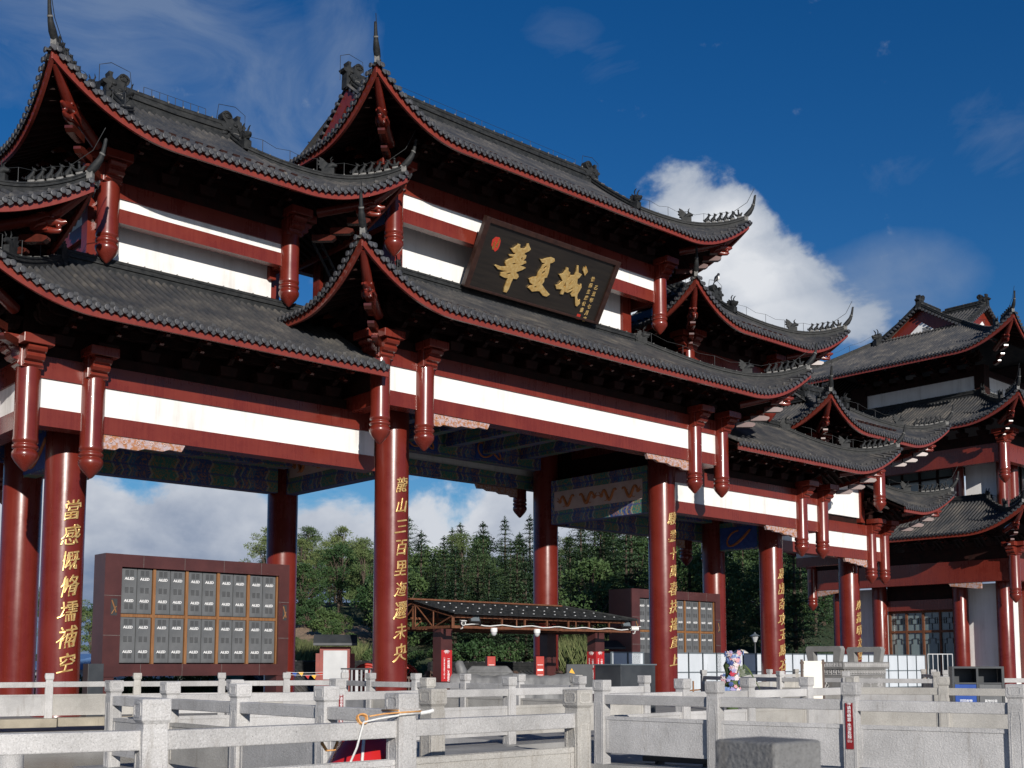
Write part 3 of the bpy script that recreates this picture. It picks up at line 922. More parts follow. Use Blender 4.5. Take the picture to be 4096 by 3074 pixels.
# ------------------------------------------------------------------ the gate
gate = thing('ceremonial_gate', 'large stepped red Chinese gate with grey upturned tiled roofs, white bands and hanging posts', 'gate', (0,3.7,0))
def side_bay(sx, vis=True):
    X = lambda v: sx*v
    lo = lambda a, b: (min(sx*a, sx*b), max(sx*a, sx*b))
    # columns
    cols = [column(gate, X(18.02), 1.88, 10.2), column(gate, X(18.02), 5.54, 10.2)]
    # ground-storey lintels
    xa, xb = lo(8.0, 19.88)
    lintel(gate, xa, xb, .02, 8.24, 8.76, 9.61, 10.25, 10.6)
    lintel(gate, xa, xb, 7.40, 8.24, 8.76, 9.61, 10.25, 10.6, back=-1)
    lintel_y(gate, .63, 6.79, X(19.88), 8.24, 8.76, 9.61, 10.25, 10.6, side=-sx)
    for (x, y, dirs) in ((19.88,.02,((sx,0),(0,-1))), (18.02,.02,((0,-1),)), (19.88,7.4,((sx,0),(0,1))), (18.02,7.4,((0,1),))):
        hanging_post(gate, X(x), y, 6.87, 10.62, [(*d, 0) for d in dirs])
    carved(gate, X(17.68), .06, 8.24, 2.6, -sx)
    carved(gate, X(17.68), 7.2, 8.24, 2.6, -sx)
    # painted beams and ceiling
    m = MB()
    m.bbox((xa,6.55,8.2), (xb,6.78,9.5)); m.bbox((xa+.2,5.2,9.0), (xb-.2,5.75,9.7)); m.bbox((xa+.2,1.6,9.0), (xb-.2,2.1,9.7))
    for k in range(4):
        xx = lo(9.5+2.6*k, 9.95+2.6*k); m.bbox((xx[0],.64,9.25), (xx[1],6.5,9.75))
    m.build('painted_beam', PAINT, gate)
    m = MB(); m.bbox((xa,.66,9.78), (xb,6.5,9.9)); m.build('ceiling', PAINT, gate)
    m = MB(); m.bbox((X(18.02)-.2,2.5,7.5), (X(18.02)+.2,4.95,8.95)); sb = m.build('painted_beam', PAINT, gate)
    m = MB(); m.bbox((X(18.02)-.23,2.55,7.55), (X(18.02)+.23,4.9,8.7)); m.build('blue_field', BLUEP, sb)
    for f in (-.24,.24):
        m = MB(); m.tube([(X(18.02)+f, 3.7+.75*math.sin(a*1.7), 8.1+.4*math.cos(a*2.3)) for a in [i*.2 for i in range(24)]], .05, 5)
        m.build('painted_dragon', ORANGE, sb)
    # lower roof
    x0, x1 = lo(22.75, 9.4)
    rf, sd_ = skirt(gate, x0, x1, -2.85, 10.2, 10.85, 1.4, 4.4, 2.5, hips=('FL',) if sx < 0 else ('FR',), rows='FL' if sx < 0 else 'FR', cutl=sx > 0, cutr=sx < 0)
    # upper storey
    bx0, bx1 = lo(17.1, 11.0)
    cx = X(14.05)
    bx0, bx1 = cx-3.45, cx+3.45
    m = MB(); m.bbox((bx0+.45,2.1,12.6), (bx1-.45,2.28,15.5)); m.build('upper_wall', WHITE, gate)
    m = MB(); m.bbox((bx0+.45,5.65,12.6), (bx1-.45,5.85,15.5)); m.build('upper_wall', WHITE, gate)
    for xx in (bx0, bx1-.45):
        for yy in (2.3, 5.5):
            m = MB(); m.bbox((xx,yy,12.4), (xx+.45,yy+.45,16.4)); m.build('wall_post', REDB, gate)
    for s2 in (-1, 1):                     # open timber sides
        xs = cx+s2*2.95
        m = MB()
        for yy in (3.1, 4.5): m.bbox((xs-.14,yy,12.4), (xs+.14,yy+.28,16.4))
        m.bbox((xs-.12,1.9,14.9), (xs+.12,5.5,15.5)); m.bbox((xs-.12,1.9,12.5), (xs+.12,5.5,13.7))
        m.build('side_frame', REDB, gate)
    px0, px1 = cx-3.22, cx+3.22
    lintel(gate, px0, px1, 1.25, 15.2, 15.65, 15.98, 16.5, 16.85, thick=.32)
    lintel(gate, px0, px1, 6.15, 15.2, 15.65, 15.98, 16.5, 16.85, thick=.32, back=-1)
    for s2 in (-1, 1): lintel_y(gate, 1.58, 5.83, cx+s2*3.22, 15.2, 15.65, 15.98, 16.5, 16.85, thick=.32, side=-s2)
    for xx, s2 in ((px0,-1),(px1,1)):
        hanging_post(gate, xx, 1.27, 13.81, 17.15, [(s2,0,0),(0,-1,0)])
        hanging_post(gate, xx, 6.15, 13.81, 17.15, [(s2,0,0),(0,1,0)])
    u0, u1 = lo(20.15, 7.95)
    xieshan(gate, u0, u1, -1.6, 9.0, 16.75, 1.45, 3.95, 3.25)
    # bracket sets
    brackets(gate, [(X(9.9+1.3*k), .1, 10.6) for k in range(8)], (0,-1,0), 1.25, 1.0)
    brackets(gate, [(px0+.6+1.31*k, 1.35, 16.85) for k in range(5)], (0,-1,0), 1.25, .95)
    if sx < 0: brackets(gate, [(X(19.8), 1.4+1.4*k, 10.6) for k in range(4)], (-1,0,0), 1.25, 1.0)
    brackets(gate, [(px0+.1, 2.4+1.3*k, 16.85) for k in range(3)], (-1,0,0), 1.25, .95)
    return cols
# centre bay
CC = [column(gate, sx*7.29, yy, 12.0) for yy in (0, 7.35) for sx in (-1, 1)]
lintel(gate, -9.15, 9.15, -1.85, 10.165, 10.67, 11.52, 12.15, 12.5)
lintel(gate, -9.15, 9.15, 9.2, 10.165, 10.67, 11.52, 12.15, 12.5, back=-1)
for s_ in (-1, 1): lintel_y(gate, -1.24, 8.59, s_*9.15, 10.165, 10.67, 11.52, 12.15, 12.5, side=-s_, band=False)
for sx in (-1, 1):
    for (x, y, dirs) in ((9.15,-1.85,((sx,0),(0,-1))), (7.29,-1.85,((0,-1),)), (9.15,9.2,((sx,0),(0,1))), (7.29,9.2,((0,1),))):
        hanging_post(gate, sx*x, y, 8.77, 12.48, [(*d, 0) for d in dirs])
    carved(gate, sx*6.96, -1.8, 10.165, 2.7, -sx)
    carved(gate, sx*6.96, 9.0, 10.165, 2.7, -sx)
    m = MB(); m.bbox((sx*7.29-.22,.62,8.2), (sx*7.29+.22,6.73,10.3)); sb = m.build('painted_beam', PAINT, gate)
    m = MB(); m.bbox((sx*7.29-.235,.9,8.82), (sx*7.29+.235,6.5,9.74)); m.build('pink_band', PINK, sb)
    for f in (-.245, .245):
        for k in range(4):
            m = MB()
            yc = 1.6+1.35*k; s2 = 1 if k % 2 else -1
            x = sx*7.29+f
            body = [(x, yc+s2*(.45-.95*i/14), 9.24+.24*math.sin(i*.62)) for i in range(15)]
            m.tube(body, [.025+.055*math.sin(PI*(i+1)/16) for i in range(15)], 5)
            for i in (3, 6, 9, 12):
                b_ = Vector(body[i]); m.tube([b_, b_+Vector((0,.1*s2,-.13)), b_+Vector((0,.2*s2,-.12))], .018, 4)
            h_ = Vector(body[0]); m.ball(h_, .1, sc=(.3,1.2,1)); m.tube([h_, h_+Vector((0,.15*s2,.18))], .02, 4); m.tube([h_, h_+Vector((0,.2*s2,.02))], .025, 4)
            m.build('painted_dragon', ORANGE, sb)
m = MB(); m.bbox((-6.8,7.1,10.85), (6.8,7.6,11.9)); m.bbox((-6.8,-.25,10.85), (6.8,.25,11.9))
for k in range(6): m.bbox((-6.2+2.3*k,.3,11.2), (-5.75+2.3*k,7.05,11.85))
m.bbox((-8.5,8.4,10.1), (8.5,8.58,10.75))
pb = m.build('painted_beam', PAINT, gate)
m = MB(); m.bbox((-1.55,7.06,10.95), (.35,7.098,11.8)); m.build('blue_field', BLUEP, pb)
m = MB(); m.bbox((2.6,7.06,10.95), (4.2,7.098,11.8)); m.build('blue_field', BLUEP, pb)
for cx in (-.6, 3.4):
    m = MB(); m.tube([(cx+.7*math.sin(a*1.3), 7.04, 11.37+.33*math.cos(a*2.1)) for a in [i*.2 for i in range(26)]], .045, 5)
    m.build('painted_dragon', ORANGE, pb)
m = MB(); m.bbox((-8.5,-1.2,11.95), (8.5,8.55,12.1)); m.build('ceiling', PAINT, gate)
skirt(gate, -11.9, 11.9, -4.7, 12.05, 12.62, 1.45, 5.5, 2.83)
m = MB(); m.bbox((-6.1,1.25,14.5), (6.1,1.42,18.0)); m.build('upper_wall', WHITE, gate)
m = MB(); m.bbox((-6.5,6.2,14.5), (6.5,6.4,18.0)); m.build('upper_wall', WHITE, gate)
for s_ in (-1, 1):
    m = MB(); m.bbox((s_*6.1,1.1,14.5), (s_*6.65,1.6,19.4)); m.build('wall_post', REDB, gate)
    m = MB(); m.bbox((s_*6.1,6.0,14.5), (s_*6.6,6.5,19.4)); m.build('wall_post', REDB, gate)
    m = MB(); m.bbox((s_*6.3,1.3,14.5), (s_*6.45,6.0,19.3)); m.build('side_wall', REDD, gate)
    lintel_y(gate, .33, 7.03, s_*7.31, 17.52, 18.05, 18.6, 19.2, 19.6, thick=.35, side=-s_)
    hanging_post(gate, s_*7.31, 0, 16.13, 19.48, [(s_,0,0),(0,-1,0)])
    hanging_post(gate, s_*7.31, 7.36, 16.13, 19.48, [(s_,0,0),(0,1,0)])
lintel(gate, -7.31, 7.31, -.02, 17.52, 18.05, 18.6, 19.2, 19.6, thick=.35)
lintel(gate, -7.31, 7.31, 7.38, 17.52, 18.05, 18.6, 19.2, 19.6, thick=.35, back=-1)
xieshan(gate, -10.15, 10.15, -2.85, 10.2, 19.42, 1.5, 3.4, 4.4)
brackets(gate, [(-8.4+1.2*k, -1.75, 12.5) for k in range(15)], (0,-1,0), 1.25, 1.05)
brackets(gate, [(-9.05, -.4+1.3*k, 12.5) for k in range(4)], (-1,0,0), 1.25, 1.05)
brackets(gate, [(-6.6+1.2*k, .1, 19.6) for k in range(12)], (0,-1,0), 1.25, .95)
brackets(gate, [(-7.2, 1.2+1.3*k, 19.6) for k in range(3)], (-1,0,0), 1.25, .95)
LCOL = side_bay(-1); RCOL = side_bay(1)
# outer bays: roofs at Y 0, lower
def outer_bay(sx, full):
    X = lambda v: sx*v
    lo = lambda a, b: (min(sx*a, sx*b), max(sx*a, sx*b))
    xa, xb = lo(20.2, 30.9)
    c = column(gate, X(29.45), 4.4, 9.4)
    lintel(gate, xa, xb, 2.9, 7.57, 8.13, 9.0, 9.6, 9.95)
    lintel_y(gate, 3.51, 8.6, X(30.9), 7.57, 8.13, 9.0, 9.6, 9.95, side=-sx)
    hanging_post(gate, X(29.45), 2.9, 6.2, 9.95, [(0,-1,0)])
    hanging_post(gate, X(30.9), 2.9, 6.2, 9.95, [(sx,0,0),(0,-1,0)])
    carved(gate, X(29.1), 2.95, 7.57, 2.4, -sx)
    m = MB(); m.bbox((xa,3.6,8.6), (xb-.7,8.4,8.9)); m.build('ceiling', PAINT, gate)
    x0, x1 = lo(34.1, 28.7)
    skirt(gate, x0, x1, .02, 9.0, 10.1, 1.35, 3.7, 2.0, hips=('FL',) if sx < 0 else ('FR',), rows='FL' if sx < 0 else 'FR', cutl=sx > 0, cutr=sx < 0)
    cx = X(24.87)
    w0, w1 = lo(22.4, 28.2)
    m = MB(); m.bbox((w0,2.85,9.96), (w1,3.05,12.6)); m.build('upper_wall', WHITE, gate)
    for s2 in (-1, 1):
        xx = lo(28.2, 28.65) if s2 > 0 else lo(22.0, 22.4)
        m = MB(); m.bbox((xx[0],2.75,9.7), (xx[1],3.2,13.2)); m.build('wall_post', REDB, gate)
    lintel(gate, cx-3.22, cx+3.22, 1.42, 11.9, 12.35, 12.68, 13.2, 13.55, thick=.32)
    for s2 in (-1, 1):
        lintel_y(gate, 1.75, 6.2, cx+s2*3.22, 11.9, 12.35, 12.68, 13.2, 13.55, thick=.32, side=-s2)
        hanging_post(gate, cx+s2*3.22, 1.44, 10.2, 13.75, [(s2,0,0),(0,-1,0)])
    u0, u1 = lo(18.8, 30.95)
    xieshan(gate, u0, u1, -1.4, 9.2, 13.42, 1.4, 3.95, 3.2)
    brackets(gate, [(cx-2.5+1.25*k, 1.5, 13.55) for k in range(5)], (0,-1,0), 1.25, .95)
    if sx > 0: brackets(gate, [(X(29.3+1.2*k), 3.0, 9.95) for k in range(2)], (0,-1,0), 1.25, .95)
    return c
RRC = outer_bay(1, True); outer_bay(-1, False)
couplet(CC[0], -7.29, 0, .6, '龍山三百里迤邐未央', 7.72, .73, .60)
couplet(CC[1], 7.29, 0, .6, '駿業十萬春扶搖直上', 7.78, .765, .60)
couplet(LCOL[0], -18.02, 1.88, .6, '當感慨脩壖補空', 6.05, .755, .64)
couplet(RCOL[0], 18.02, 1.88, .6, '最出奇攻玉點石', 6.05, .77, .62)
couplet(RRC, 29.45, 4.4, .6, '煥揚明立世', 4.95, .74, .6)

# ------------------------------------------------------------------ name board
bd = thing('name_board', 'black tilted name board with large gold characters hung under the highest roof', 'signboard', (0,.15,15.9))
TLB, TRB, BLB, BRB = Vector((-3.72,-.92,18.36)), Vector((3.72,-.92,18.36)), Vector((-3.72,.45,15.98)), Vector((3.72,.45,15.98))
ux = Vector((1,0,0)); uy = (TLB-BLB).normalized(); un = ux.cross(uy)      # un towards the viewer
un = -un if un.y > 0 else un
BW, BH = 7.44, (TLB-BLB).length
bo = (BLB+BRB+TLB+TRB)/4
def bp(x, y, z=0): return bo+ux*x+uy*y+un*z
def bbx(m, x0, x1, y0, y1, z0, z1):
    vs = [bp(x, y, z) for z in (z0, z1) for x, y in ((x0,y0),(x1,y0),(x1,y1),(x0,y1))]
    m.raw(vs, [(0,3,2,1),(4,5,6,7),(0,1,5,4),(1,2,6,5),(2,3,7,6),(3,0,4,7)])
m = MB(); bbx(m, -BW/2+.1, BW/2-.1, -BH/2, BH/2-.1, -.06, .03); m.build('panel', BLACK, bd)
m = MB()
bbx(m, -BW/2, -BW/2+.24, -BH/2, BH/2, -.12, .12); bbx(m, BW/2-.24, BW/2, -BH/2, BH/2, -.12, .12)
bbx(m, -BW/2+.24, BW/2-.24, BH/2-.2, BH/2, -.12, .115); bbx(m, -BW/2+.24, BW/2-.24, -BH/2, -BH/2+.1, -.12, .115)
m.build('frame', BLACKF, bd, bevel=.02)
# brush characters: outlines on the board's own plane
GLY = [[[(-2.13,0.51),(-2.0,0.56),(-1.88,0.69),(-1.86,0.76),(-1.77,0.76),(-1.75,0.67),(-1.67,0.62),(-1.47,0.67),(-1.43,0.75),(-1.44,0.86),(-1.38,0.89),(-1.3,0.8),(-1.19,0.72),(-1.24,0.64),(-1.41,0.52),(-1.42,0.45),(-1.3,0.44),(-1.29,0.33),(-1.38,0.2),(-1.22,0.22),(-1.19,0.17),(-1.36,0.05),(-1.5,-0.01),(-1.19,-0.01),(-1.13,-0.02),(-1.27,-0.14),(-1.45,-0.24),(-1.53,-0.32),(-1.38,-0.35),(-1.32,-0.43),(-1.37,-0.53),(-1.55,-0.55),(-1.58,-0.69),(-1.59,-0.99),(-1.64,-1.14),(-1.77,-1.14),(-1.8,-1.0),(-1.79,-0.6),(-2.0,-0.61),(-2.2,-0.58),(-2.22,-0.48),(-2.02,-0.39),(-1.8,-0.31),(-2.2,-0.37),(-2.43,-0.37),(-2.61,-0.28),(-2.57,-0.25),(-2.29,-0.26),(-2.04,-0.19),(-1.84,-0.1),(-2.07,-0.17),(-2.17,-0.07),(-2.17,-0.0),(-2.07,0.09),(-1.92,0.18),(-1.84,0.25),(-2.09,0.24),(-2.13,0.27),(-1.89,0.32),(-1.8,0.39),(-1.98,0.42)],[(-1.88,-0.03),(-1.76,0.03),(-1.57,0.04),(-1.73,-0.04)],[(-1.51,0.28),(-1.45,0.35),(-1.43,0.2)],[(-1.97,-0.46),(-1.78,-0.35),(-1.71,-0.4),(-1.91,-0.5)],[(-1.63,0.48),(-1.5,0.57),(-1.51,0.53)]],[[(-0.55,0.47),(-0.43,0.48),(-0.23,0.59),(-0.02,0.67),(0.13,0.66),(0.19,0.58),(0.11,0.49),(-0.01,0.44),(0.05,0.28),(0.09,0.07),(0.08,-0.12),(-0.02,-0.18),(0.02,-0.32),(-0.04,-0.45),(0.2,-0.59),(0.53,-0.74),(0.42,-0.85),(0.22,-0.85),(-0.04,-0.72),(-0.18,-0.75),(-0.4,-0.82),(-0.64,-0.72),(-0.58,-0.63),(-0.41,-0.57),(-0.67,-0.5),(-0.76,-0.39),(-0.6,-0.28),(-0.4,-0.22),(-0.41,-0.05),(-0.34,0.12),(-0.32,0.29),(-0.21,0.39),(-0.41,0.38)],[(-0.26,0.21),(-0.12,0.34),(-0.1,0.25),(-0.22,0.09)],[(-0.24,0.03),(-0.09,0.14),(-0.09,0.03),(-0.22,-0.12)],[(-0.31,-0.42),(-0.18,-0.26),(-0.1,-0.16),(-0.2,-0.39)],[(-0.42,-0.65),(-0.26,-0.52),(-0.25,-0.65)]],[[(0.67,0.13),(0.86,0.21),(0.93,0.38),(0.92,0.48),(1.01,0.48),(1.07,0.36),(1.19,0.33),(1.19,0.23),(1.15,0.15),(1.19,0.02),(1.31,0.24),(1.48,0.28),(1.5,0.44),(1.43,0.67),(1.49,0.69),(1.62,0.43),(1.82,0.4),(1.77,0.27),(1.69,0.18),(1.75,-0.0),(1.95,-0.07),(1.99,0.02),(2.06,-0.09),(1.98,-0.41),(2.03,-0.56),(2.17,-0.68),(2.22,-0.6),(2.28,-0.74),(2.19,-0.88),(2.1,-0.86),(1.9,-0.51),(1.71,-0.55),(1.65,-0.49),(1.71,-0.28),(1.43,-0.46),(1.29,-0.45),(1.26,-0.34),(1.22,-0.58),(1.1,-0.59),(1.08,-0.39),(0.79,-0.44),(0.69,-0.32),(0.85,-0.25),(0.97,-0.07),(0.81,0.05)],[(1.33,-0.12),(1.42,0.08),(1.5,0.13),(1.41,-0.12)],[(1.4,-0.35),(1.61,-0.19),(1.66,-0.24),(1.45,-0.4)],[(1.09,-0.25),(1.13,-0.07),(1.21,-0.28)],[(1.83,0.58),(1.82,0.71),(1.93,0.66),(1.91,0.75),(2.0,0.67),(2.09,0.58),(2.01,0.41)]],[[(-3.09,0.6),(-2.97,0.75),(-2.8,0.77),(-2.7,0.67),(-2.67,0.49),(-2.69,0.33),(-2.79,0.21),(-2.93,0.29),(-3.06,0.4)]]]
def glyph(polys, mats, nm, z0, ext, bev):
    c = bpy.data.curves.new(nm, 'CURVE'); c.dimensions = '2D'; c.fill_mode = 'BOTH'
    c.extrude = ext; c.bevel_depth = bev; c.bevel_resolution = 1
    for pl in polys:
        sp = c.splines.new('BEZIER'); sp.bezier_points.add(len(pl)-1)
        for b_, p in zip(sp.bezier_points, pl):
            b_.co = (p[0], p[1], 0); b_.handle_left_type = b_.handle_right_type = 'VECTOR'
        sp.use_cyclic_u = True; sp.resolution_u = 2
    o = bpy.data.objects.new(nm, c); COL.objects.link(o)
    bpy.context.view_layer.update()
    me = bpy.data.meshes.new_from_object(o.evaluated_get(bpy.context.evaluated_depsgraph_get()))
    mm = MB()
    mm.raw([bp(v.co.x, v.co.y, v.co.z+z0) for v in me.vertices], [tuple(p.vertices) for p in me.polygons])
    bpy.data.objects.remove(o); bpy.data.curves.remove(c); bpy.data.meshes.remove(me)
    return mm.build(nm, mats, bd)
for g in GLY[:3]: glyph(g, GOLDW, 'gold_character', .075, .025, .012)
def board_text(s, x, y, pitch, size, dx=0.0):
    m = MB()
    for i, ch in enumerate(s):
        vs, fs = text_geo(ch, size, .01, .006)
        m.raw([bp(x+v.x*.9+dx*i, y-i*pitch+v.y+v.x*.15, .045+v.z) for v in vs], fs)
    return m.build('gold_inscription', GOLDW, bd)
board_text('徐緯主席公書', 2.57, .34, .265, .2)
board_text('乙丑年七月吉', 2.9, .06, .275, .21)
sl_ = glyph(GLY[3], SEAL, 'red_seal', .04, .008, 0)
m = MB()
for i, ch in enumerate('不忘'):
    pass
for (ch, x, y) in (('永', -2.97, .50), ('春', -2.95, .34), ('長', -2.79, .62), ('樂', -2.80, .44)):
    vs, fs = text_geo(ch, .19, .006, .001)
    m.raw([bp(x+v.x*.6, y+v.y*1.1, .056+v.z) for v in vs], fs)
m.build('seal_script', GOLD, sl_)
m = MB(); bbx(m, 2.42, 2.62, -1.4, -1.17, .03, .045); m.build('small_seal', SEAL, bd)

# ------------------------------------------------------------------ ladder between the upper storeys, magpie
lad = thing('ladder', 'dark steel ladder standing between the left and the highest upper storeys', 'ladder', (-8.3,2.5,14.2))
m = MB()
for a, b in (((-9.15,2.5,16.95),(-7.3,2.5,14.2)), ((-8.8,2.6,17.15),(-6.95,2.6,14.4))): m.tube([a, b], .05, 6)
for k in range(7):
    t = .1+k*.13
    m.tube([Vector((-9.15,2.5,16.95)).lerp(Vector((-7.3,2.5,14.2)), t), Vector((-8.8,2.6,17.15)).lerp(Vector((-6.95,2.6,14.4)), t)], .035, 6)
m.build('rails_and_rungs', BLK, lad)
mg = thing('magpie', 'black and white magpie perched on the roof wire above the right upper roof', 'bird', (16.34,3.7,21.62))
m = MB()
m.tube([(16.12,3.7,21.5),(16.25,3.7,21.65),(16.34,3.7,21.78),(16.42,3.7,21.9),(16.47,3.7,21.97)], [.03,.1,.13,.09,.06], 8)
m.ball((16.49,3.7,22.0), .075); m.tube([(16.53,3.7,22.01),(16.63,3.7,22.0)], [.025,.004], 5)
m.tube([(16.2,3.7,21.6),(16.0,3.7,21.3),(15.93,3.7,21.1)], [.05,.045,.03], 6, sy=.4)
m.tube([(16.36,3.68,21.7),(16.37,3.68,21.56)], .012, 4)
m.build('body', BLK, mg)
m = MB(); m.ball((16.37,3.66,21.76), .12, sc=(.8,.95,1.1)); m.build('white_belly', WCAM, mg)

# ------------------------------------------------------------------ corner tower on the right
tow = thing('corner_tower', 'three storey red and white tower with stacked grey tiled roofs at the right edge', 'tower', (46.3,6.5,0))
TX, TYa, TYb, TXb = 40.0, -.8, 13.8, 52.6
# bottom storey
for (x, y) in ((41.5,.6),(41.5,3.55),(41.5,9.4),(41.5,12.5),(44.5,.6),(48.5,.6)):
    column(tow, x, y, 7.6, r=.5)
for a_, b_ in ((.9,3.9),(9.1,12.1)):
    m = MB(); m.bbox((42.0,a_,0), (42.2,b_,6.75)); m.build('ground_wall', WHITE, tow)
m = MB(); m.bbox((42.4,.9,0), (46,1.05,6.75)); m.build('ground_wall', WHITE, tow)
m = MB(); m.bbox((TX,TYa,6.75), (TX+.6,TYb,7.3)); m.bbox((TX+.05,TYa,7.3), (TX+.6,TYb,8.15)); m.build('lintel_beam', REDB, tow)
m = MB(); m.bbox((TX+.62,TYa,6.75), (TXb,TYa+.6,7.3)); m.bbox((TX+.62,TYa+.05,7.3), (TXb,TYa+.6,8.15)); m.build('lintel_beam', REDB, tow)
m = MB(); m.bbox((TX+.15,TYa+.1,8.16), (TX+.6,TYb,9.0)); m.bbox((TX+.62,TYa+.15,8.16), (TXb,TYa+.6,9.0)); m.build('cornice_beam', REDD, tow)
m = MB(); m.bbox((41.7,4.0,5.15), (42.1,9.0,5.85)); m.build('door_header', REDB, tow)
m = MB(); m.bbox((41.85,4.0,5.86), (42.1,9.0,8.2)); m.build('door_transom', REDD, tow)
dr = MB(); dr.bbox((42.12,4.0,.1), (42.16,9.0,5.15)); dro = dr.build('glazed_door', GLASS, tow)
m = MB()
for yy in (4.05, 5.28, 6.5, 7.72, 8.95): m.bbox((42.0,yy-.07,.1), (42.13,yy+.07,5.15))
for zz in (.2, 3.72, 5.08): m.bbox((42.005,4.0,zz-.08), (42.125,9.0,zz+.08))
m.build('door_frame', RUST, dro)
m = MB()
def lat(y0, y1, z0, z1):     # stepped lattice of thin bars in one pane
    cy = (y0+y1)/2; L = y1-y0; q = []
    for (a, b, c, d_) in ((cy-L*.2,z1-.35,cy+L*.2,z1-.35),(cy-L*.2,z1-.35,cy-L*.2,z1-.7),(cy+L*.2,z1-.35,cy+L*.2,z1-.7),(cy-L*.2,z1-.7,cy-L*.34,z1-.7),(cy+L*.2,z1-.7,cy+L*.34,z1-.7),(cy-L*.34,z1-.7,cy-L*.34,z0+.8),(cy+L*.34,z1-.7,cy+L*.34,z0+.8),(cy-L*.34,z0+.8,cy-L*.2,z0+.8),(cy+L*.34,z0+.8,cy+L*.2,z0+.8),(cy-L*.2,z0+.8,cy-L*.2,z0+.4),(cy+L*.2,z0+.8,cy+L*.2,z0+.4),(cy-L*.2,z0+.4,cy+L*.2,z0+.4),(cy,z1,cy,z1-.35),(cy,z0,cy,z0+.4),(y0,z1-.7+.25,cy-L*.2,z1-.45),(y1,z1-.45,cy+L*.2,z1-.45)):
        m.bbox((42.06,min(a,c)-.008,min(b,d_)-.008), (42.115,max(a,c)+.008,max(b,d_)+.008))
for i in range(4): lat(4.12+1.22*i, 5.2+1.22*i, .4, 3.6); lat(4.12+1.22*i, 5.2+1.22*i, 3.85, 4.95)
m.build('lattice', CABD, dro)
for (x, y, dd) in ((TX,TYa,((-1,0,0),(0,-1,0))), (TX,TYb,((-1,0,0),)), (TX+5,TYa,((0,-1,0),))):
    hanging_post(tow, x, y, 5.3, 9.1, dd, r=.34)
for (yy, s_) in ((13.4,-1),(1.4,1)):
    m = MB()
    pr = [(0,0),(2.2,0),(2.05,-.2),(1.5,-.26),(.9,-.34),(.3,-.42),(0,-.42)]
    m.prism([(p[0]*s_, p[1]) for p in pr], (0,0,0), (.15,0,0), (0,1,0), (0,0,1), o=(40.05,yy,6.748))
    m.build('carved_bracket', CARVE, tow, fix=True)
skirt(tow, 37.0, 55.6, -2.85, 15.85, 9.42, 1.35, 4.4, 2.45, hips=('FL',), rows='FL')
# second storey
for xx, yy in ((41.9,.6),(41.9,3.55),(41.9,9.4),(41.9,12.3),(43.4,.6),(46.5,.6)):
    m = MB(); m.lathe([(.36,0),(.36,4.4)], (xx,yy,11.5), 18); m.build('storey_column', RED, tow)
for a_, b_ in (((42.2,1.0,11.3),(42.35,3.2,15)), ((42.2,9.8,11.3),(42.35,12,15)), ((42.2,.75,11.3),(43.1,.9,15))):
    m = MB(); m.bbox(a_, b_); m.build('storey_wall', WHITE, tow)
m = MB(); m.bbox((42.3,3.9,11.3), (42.36,9.1,15)); wn = m.build('window', GLASS, tow)
m = MB()
for yy in (3.95, 5.2, 6.5, 7.8, 9.05): m.bbox((42.2,yy-.07,11.3), (42.29,yy+.07,15))
for zz in (11.4, 14.1): m.bbox((42.21,3.9,zz-.06), (42.28,9.1,zz+.06))
m.build('window_frame', REDD, wn)
m = MB(); m.bbox((43.8,.8,11.3), (46.2,.86,15)); wn = m.build('window', GLASS, tow)
m = MB()
for xx in (43.85, 45.0, 46.1): m.bbox((xx-.07,.7,11.3), (xx+.07,.79,15))
m.build('window_frame', REDD, wn)
m = MB(); m.bbox((TX,TYa+.3,14.35), (TX+.5,TYb-.3,14.95)); m.bbox((TX+.06,TYa+.3,14.95), (TX+.5,TYb-.3,15.55)); m.bbox((TX+.52,TYa+.3,14.35), (TXb,TYa+.8,14.95)); m.bbox((TX+.52,TYa+.36,14.95), (TXb,TYa+.8,15.55)); m.build('lintel_beam', REDB, tow)
m = MB(); m.bbox((TX+.12,TYa+.42,15.56), (TX+.5,TYb-.3,16.2)); m.bbox((TX+.52,TYa+.42,15.56), (TXb,TYa+.8,16.2)); m.build('cornice_beam', REDD, tow)
for (x, y, dd) in ((TX+.1,TYa+.4,((-1,0,0),(0,-1,0))), (TX+.1,TYb-.4,((-1,0,0),)), (TX+4.6,TYa+.4,((0,-1,0),))):
    hanging_post(tow, x, y, 12.9, 16.3, dd, r=.34)
skirt(tow, 37.0, 55.6, -2.85, 15.85, 16.28, 1.35, 4.5, 2.55, hips=('FL',), rows='FL')
# third storey
m = MB(); m.bbox((41.75,2.05,19.2), (41.95,10.0,20.55)); m.build('storey_wall', WHITE, tow)
m = MB(); m.bbox((42.3,1.6,19.2), (50,1.75,20.55)); m.build('storey_wall', WHITE, tow)
m = MB()
m.bbox((41.55,1.35,18.6), (42.3,2.04,21.2)); m.bbox((41.55,10.01,18.6), (42.3,11.2,21.2)); m.bbox((41.7,2.05,18.6), (41.96,10.0,19.2))
m.bbox((41.6,2.05,20.55), (41.98,10.0,20.9)); m.bbox((42.31,1.45,20.55), (50,1.78,20.9)); m.build('wall_post', REDD, tow)
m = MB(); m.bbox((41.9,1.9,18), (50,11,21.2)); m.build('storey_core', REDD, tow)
xr = 46.3
prm = dict()
rf, sd_, prm = roof(tow, 37.0, 55.6, -2.75, 15.75, 21.0, 9.2, 5.4, a=.78, rise=1.45, run=6.6, rows='FL', name='roof')
F, L_ = sd_['F'], sd_['L']
hip_trim(rf, None, None, 6.3, hipfun(F, True), (-1,-1,0))
p = hipfun(L_, True); hip_trim(rf, None, None, 6.3, p, (-1,1,0))
